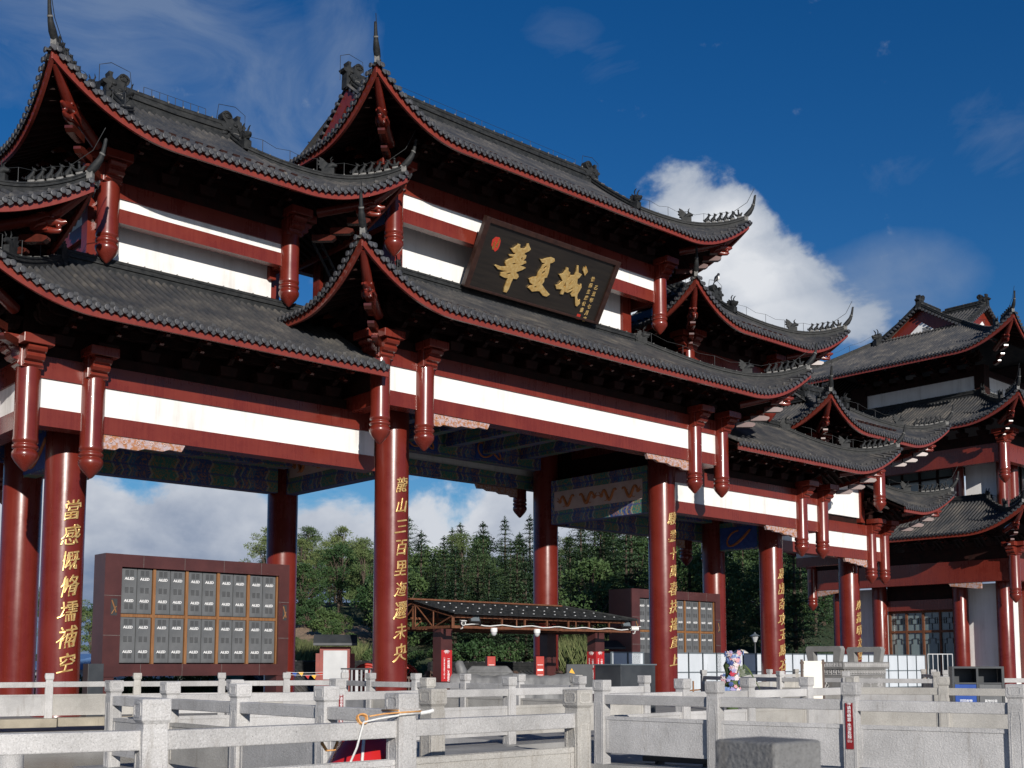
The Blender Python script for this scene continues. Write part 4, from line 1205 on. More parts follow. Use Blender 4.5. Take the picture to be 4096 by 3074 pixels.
# crossing gabled top
zb, za, hw = 24.45, 26.6, 3.0
cxr, cyr = 46.3, 6.5
for (d, f) in (((-1,0,0), 3.0), ((0,-1,0), 3.0), ((1,0,0), 3.0), ((0,1,0), 3.0)):
    d = Vector(d); s2 = Vector((d.y, -d.x, 0))
    c0 = Vector((cxr, cyr, 0))
    tm = MB()
    fx = f+.3
    for sg in (1, -1):
        A = [c0+d*fx+s2*(sg*hw*1.05)+Vector((0,0,zb)), c0+d*fx+Vector((0,0,za)), c0+Vector((0,0,za)), c0+s2*(sg*hw*1.05)+Vector((0,0,zb))]
        tm.quadf(A if sg > 0 else A[::-1])
        for k in range(12):
            t = fx*(k+.5)/12
            a = c0+d*t+s2*(sg*min(hw*1.05, hw*1.05))+Vector((0,0,zb+.03)); b = c0+d*t+Vector((0,0,za+.03))
            q = max(0, 1-t/(hw*1.05)); a2 = b.lerp(a, 1-0.0*q)
            tm.tube([b, b.lerp(a2, min(1.0, t/hw+.15)), ] if t < hw else [b, a2], .07, 6)
    top = tm.build('gable_roof', TILE, rf)
    ridge([c0+d*.3+Vector((0,0,za-.1)), c0+d*fx+Vector((0,0,za-.1))], .16, .55, rf, 'main_ridge')
    if d.x > 0 or d.y > 0: continue
    inst(ORN, 'ridge_ornament', rf, xform(c0+d*(fx+.15)+Vector((0,0,za-.15)), tuple(-d), s=.95))
    m = MB()
    m.prism([(-hw,zb),(hw,zb),(0,za)], tuple(d*(f-.15)), tuple(d*(f-.05)), tuple(s2), (0,0,1), o=c0); m.build('gable_wall', REDB, rf, fix=True)
    m = MB(); m.prism([(-hw*.48,zb),(hw*.48,zb),(0,zb+(za-zb)*.5)], tuple(d*(f-.04)), tuple(d*(f-.02)), tuple(s2), (0,0,1), o=c0); gp = m.build('gable_panel', WHITE, rf, fix=True)
    m = MB()
    for k in range(6): m.box((0,0,0), (.02,.55,.05), M=xform(c0+d*(f+.0)+s2*(-.35)+Vector((0,0,zb+.12+.1*k)), d))
    m.build('louvre', CABD, gp)
    for sg in (1, -1):
        e0 = c0+d*(f+.25)+Vector((0,0,za-.05)); e1 = c0+d*(f+.25)+s2*(sg*hw*1.12)+Vector((0,0,zb-.05))
        ridge([e0, e0.lerp(e1, .5)-Vector((0,0,.1)), e1], .14, .4, rf, 'slope_ridge')
        m = MB()
        for k in range(14):
            q = e0.lerp(e1, (k+.5)/14)+d*.16+Vector((0,0,-.06)); m.lathe([(.085,-.1),(.085,.1)], n=10, M=xform(q, tuple(s2), up=tuple(d)))
        m.build('gable_tile_ends', DISC, rf)
    ridge([c0+d*(f+.35)-s2*(hw+.3)+Vector((0,0,zb-.12)), c0+d*(f+.35)+s2*(hw+.3)+Vector((0,0,zb-.12))], .14, .32, rf, 'gable_foot_ridge')
inst(BEAST, 'ridge_beast', rf, xform((42.6,9.6,24.3), (-1,.3,0), s=1.3))
brackets(tow, [(41.7, 2.2+1.25*k, 20.9) for k in range(7)], (-1,0,0), 1.25, .95)
brackets(tow, [(TX+.1, .6+1.4*k, 9.0) for k in range(9)], (-1,0,0), 1.25, .95)
brackets(tow, [(TX+.1, .9+1.4*k, 16.2) for k in range(9)], (-1,0,0), 1.25, .95)
# ------------------------------------------------------------------ ground, water, bridge deck
from mathutils.geometry import tessellate_polygon
POND = [(-90,-25.12),(-24.86,-25.12),(-24.86,-17.72),(-15.4,-17.72),(-15.4,-10.4),(-15.0,-8.6),(-19.0,-6.35),(-22.7,-5.35),(-90,12)]
m = MB()
ns = 8; out = [(1500*math.cos(2*PI*k/40), 1500*math.sin(2*PI*k/40)) for k in range(40)]
loops = [[Vector((x,y,0)) for x, y in out], [Vector((x,y,0)) for x, y in POND]]
allp = loops[0]+loops[1]
m.raw(allp, [tuple(t) for t in tessellate_polygon(loops)])
g = m.build('ground', PAVE, fix=True); tag(g, kind='structure')
m = MB()
P2 = [Vector((x,y,0)) for x, y in POND]
for a, b in zip(P2, P2[1:]+P2[:1]): m.quadf([a, b, b+Vector((0,0,-2.5)), a+Vector((0,0,-2.5))])
g = m.build('pond_wall', STONE); tag(g, kind='structure')
m = MB(); m.quadf([(-91,-26,-.38),(-14,-26,-.38),(-14,13,-.38),(-91,13,-.38)]); g = m.build('pond_water', WATER); tag(g, kind='structure')
m = MB()
def deck(poly): m.prism(poly, (0,0,-.4), (0,0,.2), (1,0,0), (0,1,0))
deck([(-24.95,-25.15),(-24.95,-17.2),(-13.8,-17.2),(-13.8,-18.2),(-18.2,-18.2),(-18.2,-20.9),(-11.3,-20.9),(-10.9,-27),(-17.8,-27.6),(-18.2,-27.6),(-19.6,-21.5),(-23.2,-25.15)])
g = m.build('bridge_deck', PAVE, fix=True); tag(g, kind='structure')
m = MB()
rr = [(-90,12.3),(-40,-.55),(-22.7,-5.15),(-19.0,-6.15)]
for i, (a, b) in enumerate(zip(rr, rr[1:])):
    a = Vector((*a,0)); b = Vector((*b,0)); L = (b-a).length; n = max(1, int(L/1.3)); d = (b-a).normalized()
    for k in range(n):
        c = a+d*(k+.5)*L/n; m.box((c.x, c.y, .2+.012*((k*7) % 3)), (L/n-.02,.5,.2), rz=math.atan2(d.y, d.x))
g = m.build('kerb_stones', STONET, bevel=.015); tag(g, kind='structure')

# ------------------------------------------------------------------ stone balustrades
ZT, ZB = 1.33, .18
def octring(m, cx, cz, wx, wz, t, o, ax, nrm):
    """raised octagonal outline carved on a face"""
    c = .28
    pts = [(-1+c,-1),(1-c,-1),(1,-1+c),(1,1-c),(1-c,1),(-1+c,1),(-1,1-c),(-1,-1+c)]
    A = [Vector(o)+Vector(ax)*(cx+p[0]*wx)+Vector((0,0,cz+p[1]*wz))+Vector(nrm)*.004 for p in pts]
    B = [Vector(o)+Vector(ax)*(cx+p[0]*(wx-t))+Vector((0,0,cz+p[1]*(wz-t)))+Vector(nrm)*.004 for p in pts]
    n = len(A); k = Vector(nrm)*-.012
    for i in range(n):
        j = (i+1) % n
        m.quadf([A[i], A[j], B[j], B[i]]); m.quadf([A[i]+k, A[j]+k, A[j], A[i]]); m.quadf([B[i], B[j], B[j]+k, B[i]+k])
def stone_post(parent, x, y, ang, mt=STONE, zt=ZT, zb=ZB, s=1.0, carve=True):
    m = MB()
    c, b_ = .187*s, .165*s
    def ringp(w_, z): return [Matrix.Rotation(ang, 3, 'Z')@Vector(p)+Vector((x,y,0)) for p in ((-w_/2,-w_/2,z),(w_/2,-w_/2,z),(w_/2,w_/2,z),(-w_/2,w_/2,z))]
    lv = [(b_,zb),(b_,zt-.215),(b_*.93,zt-.185),(b_*.93,zt-.16),(c,zt-.135),(c,zt-.006),(c*.96,zt)]
    vs = [p for w_, z in lv for p in ringp(w_, z)]
    fs = [(i*4+k, i*4+(k+1) % 4, (i+1)*4+(k+1) % 4, (i+1)*4+k) for i in range(len(lv)-1) for k in range(4)]
    fs += [(3,2,1,0), tuple(len(vs)-4+k for k in range(4))]
    m.raw(vs, fs)
    o = m.build('post', mt, parent, bevel=.007)
    if not carve: return o
    m = MB()
    for k in range(4):
        R = Matrix.Rotation(ang+k*PI/2, 3, 'Z')
        nrm = R@Vector((0,-1,0)); ax = R@Vector((1,0,0))
        octring(m, 0, zt-.07, c*.36, .048, .012, Vector((x,y,0))+nrm*c/2, ax, nrm)
        octring(m, 0, (zt+zb)/2-.13, b_*.34, (zt-zb)/2-.16, .01, Vector((x,y,0))+nrm*b_/2, ax, nrm)
    m.build('carved_border', mt, o)
    return o
def fence(name_label, pts, mt=STONE, own=None, skip=(), group=None):
    p0 = Vector((*pts[0], 0))
    t = thing('stone_balustrade', name_label, 'balustrade', (p0.x, p0.y, ZB))
    own = own if own is not None else range(len(pts))
    pts = [Vector((*p, 0)) for p in pts]
    for i, p in enumerate(pts):
        d = (pts[min(i+1, len(pts)-1)]-pts[max(i-1, 0)])
        ang = math.atan2(d.y, d.x)
        ang = round(ang/(PI/2))*(PI/2)+(ang-round(ang/(PI/2))*(PI/2))
        if i in own: stone_post(t, p.x, p.y, ang, STONEW if (i*7+len(pts)) % 5 == 3 else mt)
    for i, (a, b) in enumerate(zip(pts, pts[1:])):
        if i in skip: continue
        d = (b-a).normalized(); L = (b-a).length-.15; c = (a+b)/2; rz = math.atan2(d.y, d.x)
        m = MB(); m.box((c.x, c.y, 1.07+random.uniform(-.006,.006)), (L,.105,.125), rz=rz); m.build('rail', mt, t, bevel=.008)
        m = MB()
        m.box((c.x, c.y, .60), (L,.06,.48), rz=rz)
        M = Matrix.Translation((c.x,c.y,0))@Matrix.Rotation(rz, 4, 'Z')
        for f in (-1, 1):      # raised rim round the rough field
            for (xx, zz, ww, hh) in ((0,.82,L,.045),(0,.38,L,.045),(-L/2+.025,.6,.05,.40),(L/2-.025,.6,.05,.40)):
                m.box((xx, f*.034, zz), (ww,.012,hh), M=M)
        m.build('panel', STONEW if random.random() < .25 else mt, t)
    return t
A_ = (-29.55,-24.98)
fence('nearest pale granite balustrade along the pond edge, with rope tied to a post', [(-31.4,-24.55),A_,(-27.69,-25.45),(-25.72,-25.45),(-23.84,-25.45)])
fence('shaded grey side of the zigzag bridge balustrade behind the nearest rail', [(-24.6,-17.6),(-24.6,-19.25),(-24.6,-20.97),(-24.6,-22.7),(-24.52,-24.3)], own=[0,1,2,3,4])
fence('sunlit zigzag bridge balustrade crossing behind the near corner, sign on one post', [(-24.6,-17.6),(-23.02,-17.95),(-21.32,-17.95),(-19.62,-17.95),(-17.87,-17.95),(-16.18,-17.95),(-14.43,-17.95)], own=[1,2,3,4,5,6])
fence('large grey balustrade in front at the right with the red warning sign', [(-19.46,-21.6),(-19.3,-23.4),(-18.93,-25.1),(-18.5,-26.85),(-18.1,-28.6)])
fence('sunlit stretch of balustrade right of the near grey one, under the flowers', [(-19.46,-21.6),(-17.62,-21.5),(-16.02,-21.5),(-14.4,-21.5),(-12.75,-21.35)], own=[1,2,3,4])
fence('brownish weathered balustrade passing in front of the waste bins', [(-12.75,-21.35),(-12.06,-22.7),(-11.6,-24.4),(-11.2,-26.1)], own=[1,2,3], mt=STONEW)
fence('distant grey balustrade below the ticket canopy', [(-14.95,-9.75),(-14.85,-11.4),(-14.8,-13.1),(-14.8,-14.85),(-14.85,-16.55)])
fence('distant balustrade before the left red columns on the kerb', [(-24.5,-4.55),(-22.71,-5.05),(-20.99,-5.5),(-19.14,-6.1),(-17.25,-6.7),(-15.9,-7.5),(-14.65,-8.2)])
fence('short far balustrade joining the left one to the canopy side', [(-14.65,-8.2),(-14.95,-9.75)], own=[])
fence('far balustrade behind the flowers beside the white hoarding', [(.85,-7.26),(-.4,-9.7),(-1.72,-12.2),(-1.5,-14.3),(-.53,-16.55)])
fence('farthest balustrade in front of the white hoarding panels', [(5.2,-5.66),(7,-5.66),(8.8,-5.66),(10.6,-6.9)])
fence('far balustrade right of the carved stone vessel', [(12.3,-9.3),(9.5,-11.2),(6.5,-13.2)])
fence('far balustrade at the right edge behind the waste bins', [(.3,-16.9),(1.58,-17.3),(2.6,-18.2),(3.6,-19.0)])
t = thing('stone_bollard', 'blurred grey stone post top close to the camera', 'bollard', (-28.5,-30.7,0))
stone_post(t, -28.505, -30.715, -.04, STONEG, zt=1.362, zb=0, s=1.0, carve=False)
t = thing('concrete_pile', 'round concrete pile standing in the dark pond water under the near rail', 'pile', (-26.72,-20.05,-.8))
m = MB(); m.lathe([(.13,0),(.13,1.3),(.127,1.35),(.127,1.52)], (-26.72,-20.05,-.9), 24); m.build('shaft', STONE, t)
cd.dof.use_dof = True; cd.dof.focus_distance = 36; cd.dof.aperture_fstop = 7.0

# ------------------------------------------------------------------ warning signs
def vtext(m, s, x, z, pitch, size, place, ext=.002, bold=.008):
    for i, ch in enumerate(s):
        if ch == ' ': continue
        vs, fs = text_geo(ch, size, ext, bold*size)
        m.raw([place(x+v.x, z-i*pitch+v.y, v.z) for v in vs], fs)
def sign_emblem(m, place, zc, s):
    for k, (r, y) in enumerate(((.5,.12),(.34,.0),(.2,-.12))):
        for sg in (1, -1):
            m.tube([place(sg*s*r*math.cos(a), zc+s*(y+.22*math.sin(a)), .003) for a in [i*.4-.3 for i in range(6)]], s*.045, 4)
def warn_sign(x, y, ang, zt, label, w_=.075, h=.47):
    t = thing('warning_sign', label, 'sign', (x, y, zt-h))
    R = Matrix.Rotation(ang, 3, 'Z')
    def place(a, b, c): return R@Vector((a, -c-.012, 0))+Vector((x, y, zt+b))
    m = MB(); m.raw([place(a, b, c) for c in (-.004, .002) for a, b in ((-w_/2,-h),(w_/2,-h),(w_/2,0),(-w_/2,0))], [(0,3,2,1),(4,5,6,7),(0,1,5,4),(1,2,6,5),(2,3,7,6),(3,0,4,7)]); m.build('plate', SIGNDK, t)
    m = MB(); vtext(m, '请勿倚靠', 0, -.058, .046, .047, lambda a, b, c: place(a, b, c+.003)); vtext(m, '水深危险', 0, -.255, .046, .047, lambda a, b, c: place(a, b, c+.003))
    vs, fs = text_geo('기대지 마세요', .010, .001, .0002); m.raw([place(v.x, -.448+v.y, v.z+.003) for v in vs], fs)
    for z, s in ((-.425, 'Don\'t lean on it'), (-.434, 'Danger deep water')):
        vs, fs = text_geo(s, .0075, .001); m.raw([place(v.x, z+v.y, v.z+.003) for v in vs], fs)
    m.build('lettering', LOGO, t)
    m = MB(); sign_emblem(m, place, -.018, .05); m.build('emblem', LOGO, t)
F4 = Vector((-18.93,-25.1)); dF = Vector((.24,-.97)).normalized()
warn_sign(-18.93-.0825*.97, -25.1-.0825*.24, math.atan2(dF.y, dF.x), 1.33-.235, 'dark red vertical warning sign on the grey post at the right', w_=.085, h=.53)
warn_sign(-21.32, -17.95-.083, 0, 1.33-.24, 'small dark red warning sign on a sunlit post behind the rope', w_=.075, h=.5)

# ------------------------------------------------------------------ rope, buoy
t = thing('rescue_rope', 'white and orange rope knotted round the neck of the near post', 'rope', (-25.72,-25.45,1.17))
def coil(c, r, n, turns, tilt, wob=.0):
    return [Vector(c)+Matrix.Rotation(tilt, 3, 'X')@Vector((r*math.cos(a)*(1+wob*math.sin(3*a)), r*math.sin(a)*(1+wob*math.cos(2*a)), .012*math.sin(a*.7))) for a in [2*PI*turns*i/n for i in range(n)]]
m = MB()
sq = [(-.1,-.1),(.1,-.1),(.1,.1),(-.1,.1),(-.1,-.1)]
m.tube([(-25.72+a, -25.45+b, 1.175+.006*i) for i, (a, b) in enumerate(sq)], .009, 7)
m.tube([(-25.82,-25.55,1.17),(-26.0,-25.54,1.15),(-26.12,-25.53,1.13),(-26.16,-25.51,.95),(-26.14,-25.3,.7),(-26.15,-25.2,.45)], .008, 7)
m.tube([(-25.62,-25.55,1.18),(-25.55,-25.57,1.19),(-25.52,-25.58,1.2)], .016, 6)
m.build('white_strand', CORDW, t)
for pts_, rr_ in (([(-25.72+a*1.05, -25.45+b*1.05, 1.19+.004*i) for i, (a, b) in enumerate(sq)], .007), (coil((-26.11,-25.5,1.15), .04, 60, 4, 1.2, .12), .007), ([(-25.83,-25.56,1.19),(-25.95,-25.55,1.185),(-26.07,-25.53,1.17)], .006), (coil((-26.1,-25.2,.62), .055, 60, 5, 1.3, .25), .007), (coil((-26.22,-25.25,.96), .06, 40, 3, 1.4, .3), .007)):
    m = MB(); m.tube(pts_, rr_, 6); m.build('orange_strand', CORDO, t)
t = thing('red_buoy', 'glossy red plastic buoy hung with rope behind the near balustrade', 'buoy', (-25.66,-24.92,.18))
m = MB(); m.lathe([(.42,0),(.42,.14),(.40,.34),(.34,.55),(.26,.70),(.18,.80),(.07,.86),(0,.87)], (-25.66,-24.92,.18), 28); m.build('float', BUOY, t)
m = MB()
for a in (-2.3, -1.2): m.tube([(-25.66+r*1.16*math.cos(a), -24.92+r*1.16*math.sin(a), .20+z*1.04) for r, z in ((.37,.12),(.35,.3),(.30,.5),(.23,.66),(.16,.77))], .012, 6)
m.build('lashing', CORDW, t)

# ------------------------------------------------------------------ display screens
def screen(label, x0, x1, y, z0, z1, jl, jr, ncol, depth, hidden=()):
    t = thing('display_screen', label, 'screen', ((x0+x1)/2, y, 0))
    m = MB()
    m.bbox((x0,y,z0-.0), (x0+jl,y+depth,z1)); m.bbox((x1-jr,y,z0), (x1,y+depth,z1))
    m.bbox((x0+jl,y+.004,z1-.42), (x1-jr,y+depth,z1-.003)); m.bbox((x0+jl,y+.004,z0+.02), (x1-jr,y+depth,z0+.42))
    m.bbox((x0+jl,y+.45,z0+.42), (x1-jr,y+depth,z1-.42))
    for xx in (x0, x1-.45): m.bbox((xx+.02,y+.05,0), (xx+.43,y+depth-.05,z0))
    fr = m.build('frame', MAROON, t)
    m = MB()
    for k in range(4):
        xx = x0+jl+(x1-x0-jl-jr)*(k+.5)/4
        for za, zb_ in ((z1-.42,z1), (z0+.02,z0+.42)): m.bbox((xx-.004,y-.002,za), (xx+.004,y+.01,zb_))
    for zz in (z0+1.35, z0+2.65):
        for xx in (x0, x1-jr): m.bbox((xx,y-.002,zz-.006), (xx+(jl if xx == x0 else jr),y+.01,zz+.006))
    m.build('panel_joint', MORTAR, fr)
    m = MB()
    for xx, wj in ((x0, jl), (x1-jr, jr)):
        m.bbox((xx+wj*.4,y-.003,z0+2.0), (xx+wj*.78,y+.02,z0+2.55))
    op = m.build('side_opening', CABD, fr)
    m = MB()
    for xx, wj in ((x0, jl), (x1-jr, jr)):
        m.tube([(xx+wj*.45,y-.01,z0+2.5),(xx+wj*.72,y-.01,z0+2.1)], .03, 5); m.tube([(xx+wj*.45,y-.01,z0+2.05),(xx+wj*.72,y-.01,z0+2.3)], .02, 5)
    m.build('inner_brace', WOODF, op)
    ix0, ix1 = x0+jl, x1-jr; iz0, iz1 = z0+.44, z1-.44
    zm_ = iz0+(iz1-iz0)*.5
    m = MB()
    pw = (ix1-ix0)/(ncol/2)
    for k in range(1, ncol//2): m.bbox((ix0+pw*k-.05,y+.10,iz0-.02), (ix0+pw*k+.05,y+.45,iz1+.02))
    m.bbox((ix1-.05,y+.1,iz0-.02), (ix1-.002,y+.45,iz1+.02))
    m.bbox((ix0,y+.12,zm_-.05), (ix1-.05,y+.45,zm_+.05)); m.build('support_grid', WOODF, t)
    cw, ch = (pw-.14)/2, (iz1-iz0-.1)/2-.03
    m = MB()
    m.box((0,0,0), (cw-.012,.18,ch), mi=0)
    m.box((0,-.092,0), (cw-.05,.012,ch-.05), mi=0)
    for zz in (.40, .02, -.34) if ch < 1.7 else (.38,-.02,-.42):
        for k in range(5):
            for s2 in (-1, 1): m.box((s2*.085, -.1, zz*ch+.024*(k-2)*1.6), (.125,.012,.018), mi=1)
    for s2, zz in ((1,.33),(-1,-.3)): m.lathe([(.018,-.012),(.018,.012)], n=8, M=xform((s2*cw*.38,-.1,zz*ch), (1,0,0), up=(0,-1,0)), mi=2)
    cab = m.mesh('display_cabinet', [CAB, CABD, STEELB])
    vs, fs = text_geo('AiLED', cw*.235, .003, .002)
    lm = MB(); lm.raw([(v.x+v.y*.12, -.1-v.z, v.y) for v in vs], fs)
    logo = lm.mesh('logo', [LOGO])
    for r in (0, 1):
        for k in range(ncol):
            p, side = divmod(k, 2)
            cx = ix0+pw*p+.06+cw*(side+.5)+.012*side
            cz = (iz0 if r == 0 else zm_+.05)+ch/2+.02
            o = bpy.data.objects.new('display_cabinet', cab); COL.objects.link(o); o.parent = t
            o.matrix_basis = Matrix.Translation(Vector((cx, y+.24, cz))-t.location)
            for zz in (.27, -.22) if r else (.28,-.26):
                l2 = bpy.data.objects.new('logo', logo); COL.objects.link(l2); l2.parent = o; l2.location = (0, -.004, zz*ch)
    return t
screen('large maroon framed screen back with grey cabinets between the left columns', -15.83, -8.94, 4.0, 1.12, 5.15, .57, .42, 10, .9)
screen('far maroon framed screen back partly behind the second inscribed column', 9.75, 16.52, 4.0, 1.12, 5.12, .56, .38, 10, 1.5)

# ------------------------------------------------------------------ ticket canopy
cn = thing('ticket_canopy', 'low ticket gate canopy with dark corrugated roof on a rusty steel truss', 'canopy', (0,3.2,0))
ye, yr_, yb_ = -.6, 2.1, 4.5
ze, zr_ = 3.33, 3.95
xr_ = 3.1          # the ridge stops here and the roof hips down to the right end
m = MB(); nx = 150
def cyz(x, f):      # f 0 at the eave, 1 at the ridge; the right end is hipped
    h = 1.0 if x <= xr_ else max(.02, (4.9-x)/(4.9-xr_))
    return min(f, h)
vs = []
for i in range(nx+1):
    x = -4.9+9.8*i/nx; wv_ = .022*math.cos(i*PI/2)
    for f in (0, .25, .5, .75, 1.0):
        q = cyz(x, f); vs.append((x, ye+(yr_-ye)*q, ze+(zr_-ze)*(q*.9+.1*q*q)+wv_))
    for f in (.66, .33, 0):
        q = cyz(x, f); vs.append((x, yb_-(yb_-yr_)*q, ze+(zr_-ze)*q+wv_))
m.raw(vs, [(i*8+j, (i+1)*8+j, (i+1)*8+j+1, i*8+j+1) for i in range(nx) for j in range(7)], 0, True)
for j in range(9):
    f = j/9; y = ye+(yr_-ye)*f; z = ze+(zr_-ze)*(f*.9+.1*f*f)
    m.bbox((-4.9,y-.006,z+.0), (4.9-(4.9-xr_)*f,y+.006,z+.03))
rf = m.build('corrugated_roof', RIDGE, cn)
m = MB()
for i in range(17):
    for j in range(3):
        x = -4.6+.57*i+.2*(j % 2); f = .15+.3*j
        if x < 4.9-(4.9-xr_)*f-.2: m.box((x, ye+(yr_-ye)*f, ze+.05+(zr_-ze)*(f*.9+.1*f*f)), (.045,.045,.03))
m.build('roof_screw_cap', LGREY, rf)
m = MB(); m.bbox((-4.95,yr_-.12,zr_+.0), (xr_,yr_+.12,zr_+.06)); m.build('ridge_cap', RUST, rf)
m = MB(); m.tube([(xr_,yr_,zr_+.03),(4.9,ye,ze+.04)], .06, 6); m.build('hip_cap', RIDGE, rf)
m = MB()
zt_, zb_ = ze-.08, 2.88
for y in (-.3, 2.1, 4.2):
    m.bbox((-4.8,y-.05,zb_-.05), (4.8,y+.05,zb_+.05)); m.bbox((-4.8,y-.04,zt_-.04), (4.8,y+.04,zt_+.04))
    for k in range(9):
        x = -4.7+1.175*k; m.bbox((x-.03,y-.03,zb_), (x+.03,y+.03,zt_+(.6 if y == 2.1 and x < 3.2 else 0)))
        if k < 6 and y == 2.1: m.tube([(x,y,zb_),(x+1.17,y,zt_+.45)], .03, 6)
for x in (-4.75, -1.6, 1.6, 4.75):
    m.bbox((x-.05,-.3,zb_-.049), (x+.05,4.2,zb_+.049))
    pk = .9 if x < 3 else .05
    m.tube([(x,-.3,zt_),(x,2.1,zt_+(zr_-ze)*pk),(x,4.2,zt_)], .04, 6)
    for k in range(4):
        y0 = -.3+1.1*k; y1 = y0+1.1; zt0 = zt_+(zr_-ze)*pk*(1-abs(y0-2.1)/2.5); zt1 = zt_+(zr_-ze)*pk*(1-abs(y1-2.1)/2.5)
        m.tube([(x,y0,zb_),(x,y0,zt0)], .028, 6); m.tube([(x,y0,zb_) if k % 2 else (x,y0,zt0),(x,y1,zt1) if k % 2 else (x,y1,zb_)], .028, 6)
m.build('steel_truss', RUST, cn)
for (x, y) in ((-4.15,1.0),(4.1,1.0),(-4.15,3.9),(4.1,3.9)):
    m = MB(); m.bbox((x-.27,y-.24,0), (x+.27,y+.24,2.84)); m.build('canopy_post', MAROON, cn)
for k, (x, y) in enumerate(((-4.15,1.0),(4.1,1.0))):
    for face in ((0,),(0, 1))[k]:
        t = thing('notice_strip', ('red vertical notice on the left canopy post','red vertical notice on the sunny face of the right canopy post','red vertical notice on the shaded face of the right canopy post')[k+face], 'sign', (x, y-.25, .9))
        if face == 0: pl = lambda a, b, c: Vector((x+a, y-.243-c, b))
        else: pl = lambda a, b, c: Vector((x-.273-c, y-a, b))
        m = MB(); m.raw([pl(a, b, c) for c in (0,.006) for a, b in ((-.25,.9),(.25,.9),(.25,2.05),(-.25,2.05))], [(0,3,2,1),(4,5,6,7),(0,1,5,4),(1,2,6,5),(2,3,7,6),(3,0,4,7)]); m.build('plate', SIGNRED, t)
        m = MB(); q = lambda a, b, c: pl(a, b, c+.009)
        vtext(m, '一经出园，不得折返', .09, 1.72, .098, .115, q, bold=.012); vtext(m, '门票仅限有效期内入园一次', -.11, 1.74, .066, .062, q)
        sign_emblem(m, q, 1.95, .26); m.build('lettering', LOGO, t)
def floodlight(x, y, z, label, yaw=0):
    t = thing('floodlight', label, 'floodlight', (x, y, z))
    M = Matrix.Translation((x,y,z))@Matrix.Rotation(yaw, 4, 'Z')@Matrix.Rotation(-.5, 4, 'X')
    m = MB(); m.box((0,0,.22), (.42,.10,.34), M=M); m.build('housing', BLK, t)
    m = MB(); m.box((0,-.055,.22), (.33,.012,.25), M=M); m.build('glass', STEELB, t)
    m = MB(); m.tube([M@Vector((-.22,0,.2)), M@Vector((-.22,.02,-.02)), M@Vector((.22,.02,-.02)), M@Vector((.22,0,.2))], .02, 5); m.build('yoke', BLK, t)
def bullet(x, y, z, label, d):
    t = thing('security_camera', label, 'camera', (x, y, z))
    d = Vector(d).normalized(); M = xform((x,y,z), d)
    m = MB(); m.lathe([(.075,-.2),(.085,-.18),(.085,.15)], n=14, M=M@Matrix.Rotation(PI/2, 4, 'Y')); m.box((.02,0,.09), (.42,.2,.02), M=M); m.build('body', WCAM, t)
    m = MB(); m.lathe([(.06,.15),(.06,.17)], n=14, M=M@Matrix.Rotation(PI/2, 4, 'Y')); m.build('lens', BLK, t)
    m = MB(); m.tube([(x,y,z-.06),(x+.02,y+.05,z-.18),(x,y+.12,z-.2)], .03, 6); m.build('bracket', WCAM, t)
def domecam(x, y, z, label):
    t = thing('dome_camera', label, 'camera', (x, y, z))
    m = MB(); m.lathe([(.13,.12),(.13,0),(.12,-.03)], (x,y,z), 16); m.build('housing', WCAM, t)
    m = MB(); m.lathe([(.11,-.03),(.10,-.1),(.06,-.16),(0,-.18)], (x,y,z), 16); m.build('dome', LGREY, t)
bullet(-4.35, -.42, 3.02, 'white bullet camera above the left canopy post', (-.5,-.9,-.1))
bullet(5.0, -.42, 3.0, 'cream bullet camera at the right end of the canopy', (.7,-.7,0))
floodlight(-3.75, -.42, 3.0, 'black floodlight beside the left canopy camera', -.3)
floodlight(4.5, -.42, 3.0, 'black floodlight near the right end of the canopy', -.3)
domecam(-2.85, -.42, 2.75, 'white dome camera under the canopy edge, nearer the inscribed column')
domecam(-.65, -.42, 2.75, 'white dome camera under the middle of the canopy edge')
t = thing('power_cable', 'loose white cable lying along the canopy edge beam', 'cable', (0,-.4,2.95))
m = MB(); m.tube([(-4.2+.3*i, -.4+.03*math.sin(i*2.1), 2.96+.03*math.sin(i*1.3)) for i in range(31)], .022, 5); m.build('cable', CORDW, t)

# ------------------------------------------------------------------ ticket area
t = thing('tarpaulin_cover', 'long low row of turnstiles under a grey tarpaulin below the canopy', 'cover', (-2,-.6,0))
m = MB(); ns = 40; vs = []
a0, b0 = Vector((-3.75,1.0,0)), Vector((-.3,-2.15,0)); dd = (b0-a0).normalized(); nn = Vector((dd.y,-dd.x,0))
nn = -nn if nn.y > 0 else nn
for i in range(ns+1):
    c = a0.lerp(b0, i/ns); f = .05*math.sin(i*.9)+.03*math.sin(i*2.3+1); tz = 1.15+.05*math.sin(i*.37)+.02*math.sin(i*1.7)
    for (o, z) in ((.55,.0),(.45+f,.55),(.36+f*.6,1.0),(.28,tz),(-.3,tz-.02),(-.4-f,.6),(-.5,0)): vs.append(c+nn*o+Vector((0,0,z)))
m.raw(vs, [(i*7+j, i*7+j+1, (i+1)*7+j+1, (i+1)*7+j) for i in range(ns) for j in range(6)], 0, True); m.build('sheet', TARP, t)
t = thing('covered_stand', 'upright slanting machine wrapped in a grey tarpaulin', 'cover', (-3.3,.9,0))
m = MB(); m.tube([(-3.15,.9,0),(-3.2,.9,.7),(-3.3,.92,1.25),(-3.42,.95,1.6),(-3.43,.96,1.66)], [.3,.26,.22,.17,.06], 9); m.build('sheet', TARP, t)
t = thing('covered_booth', 'wide blue grey tarpaulin hump behind the turnstiles', 'cover', (-1.2,1.9,0))
m = MB(); m.box((-1.3,1.6,.6), (1.9,1.2,1.2), rz=-.75); m.box((-1.3,1.6,1.33), (1.9,1.2,.27), rz=-.75, taper=.72); m.build('sheet', TARP, t, bevel=.05)
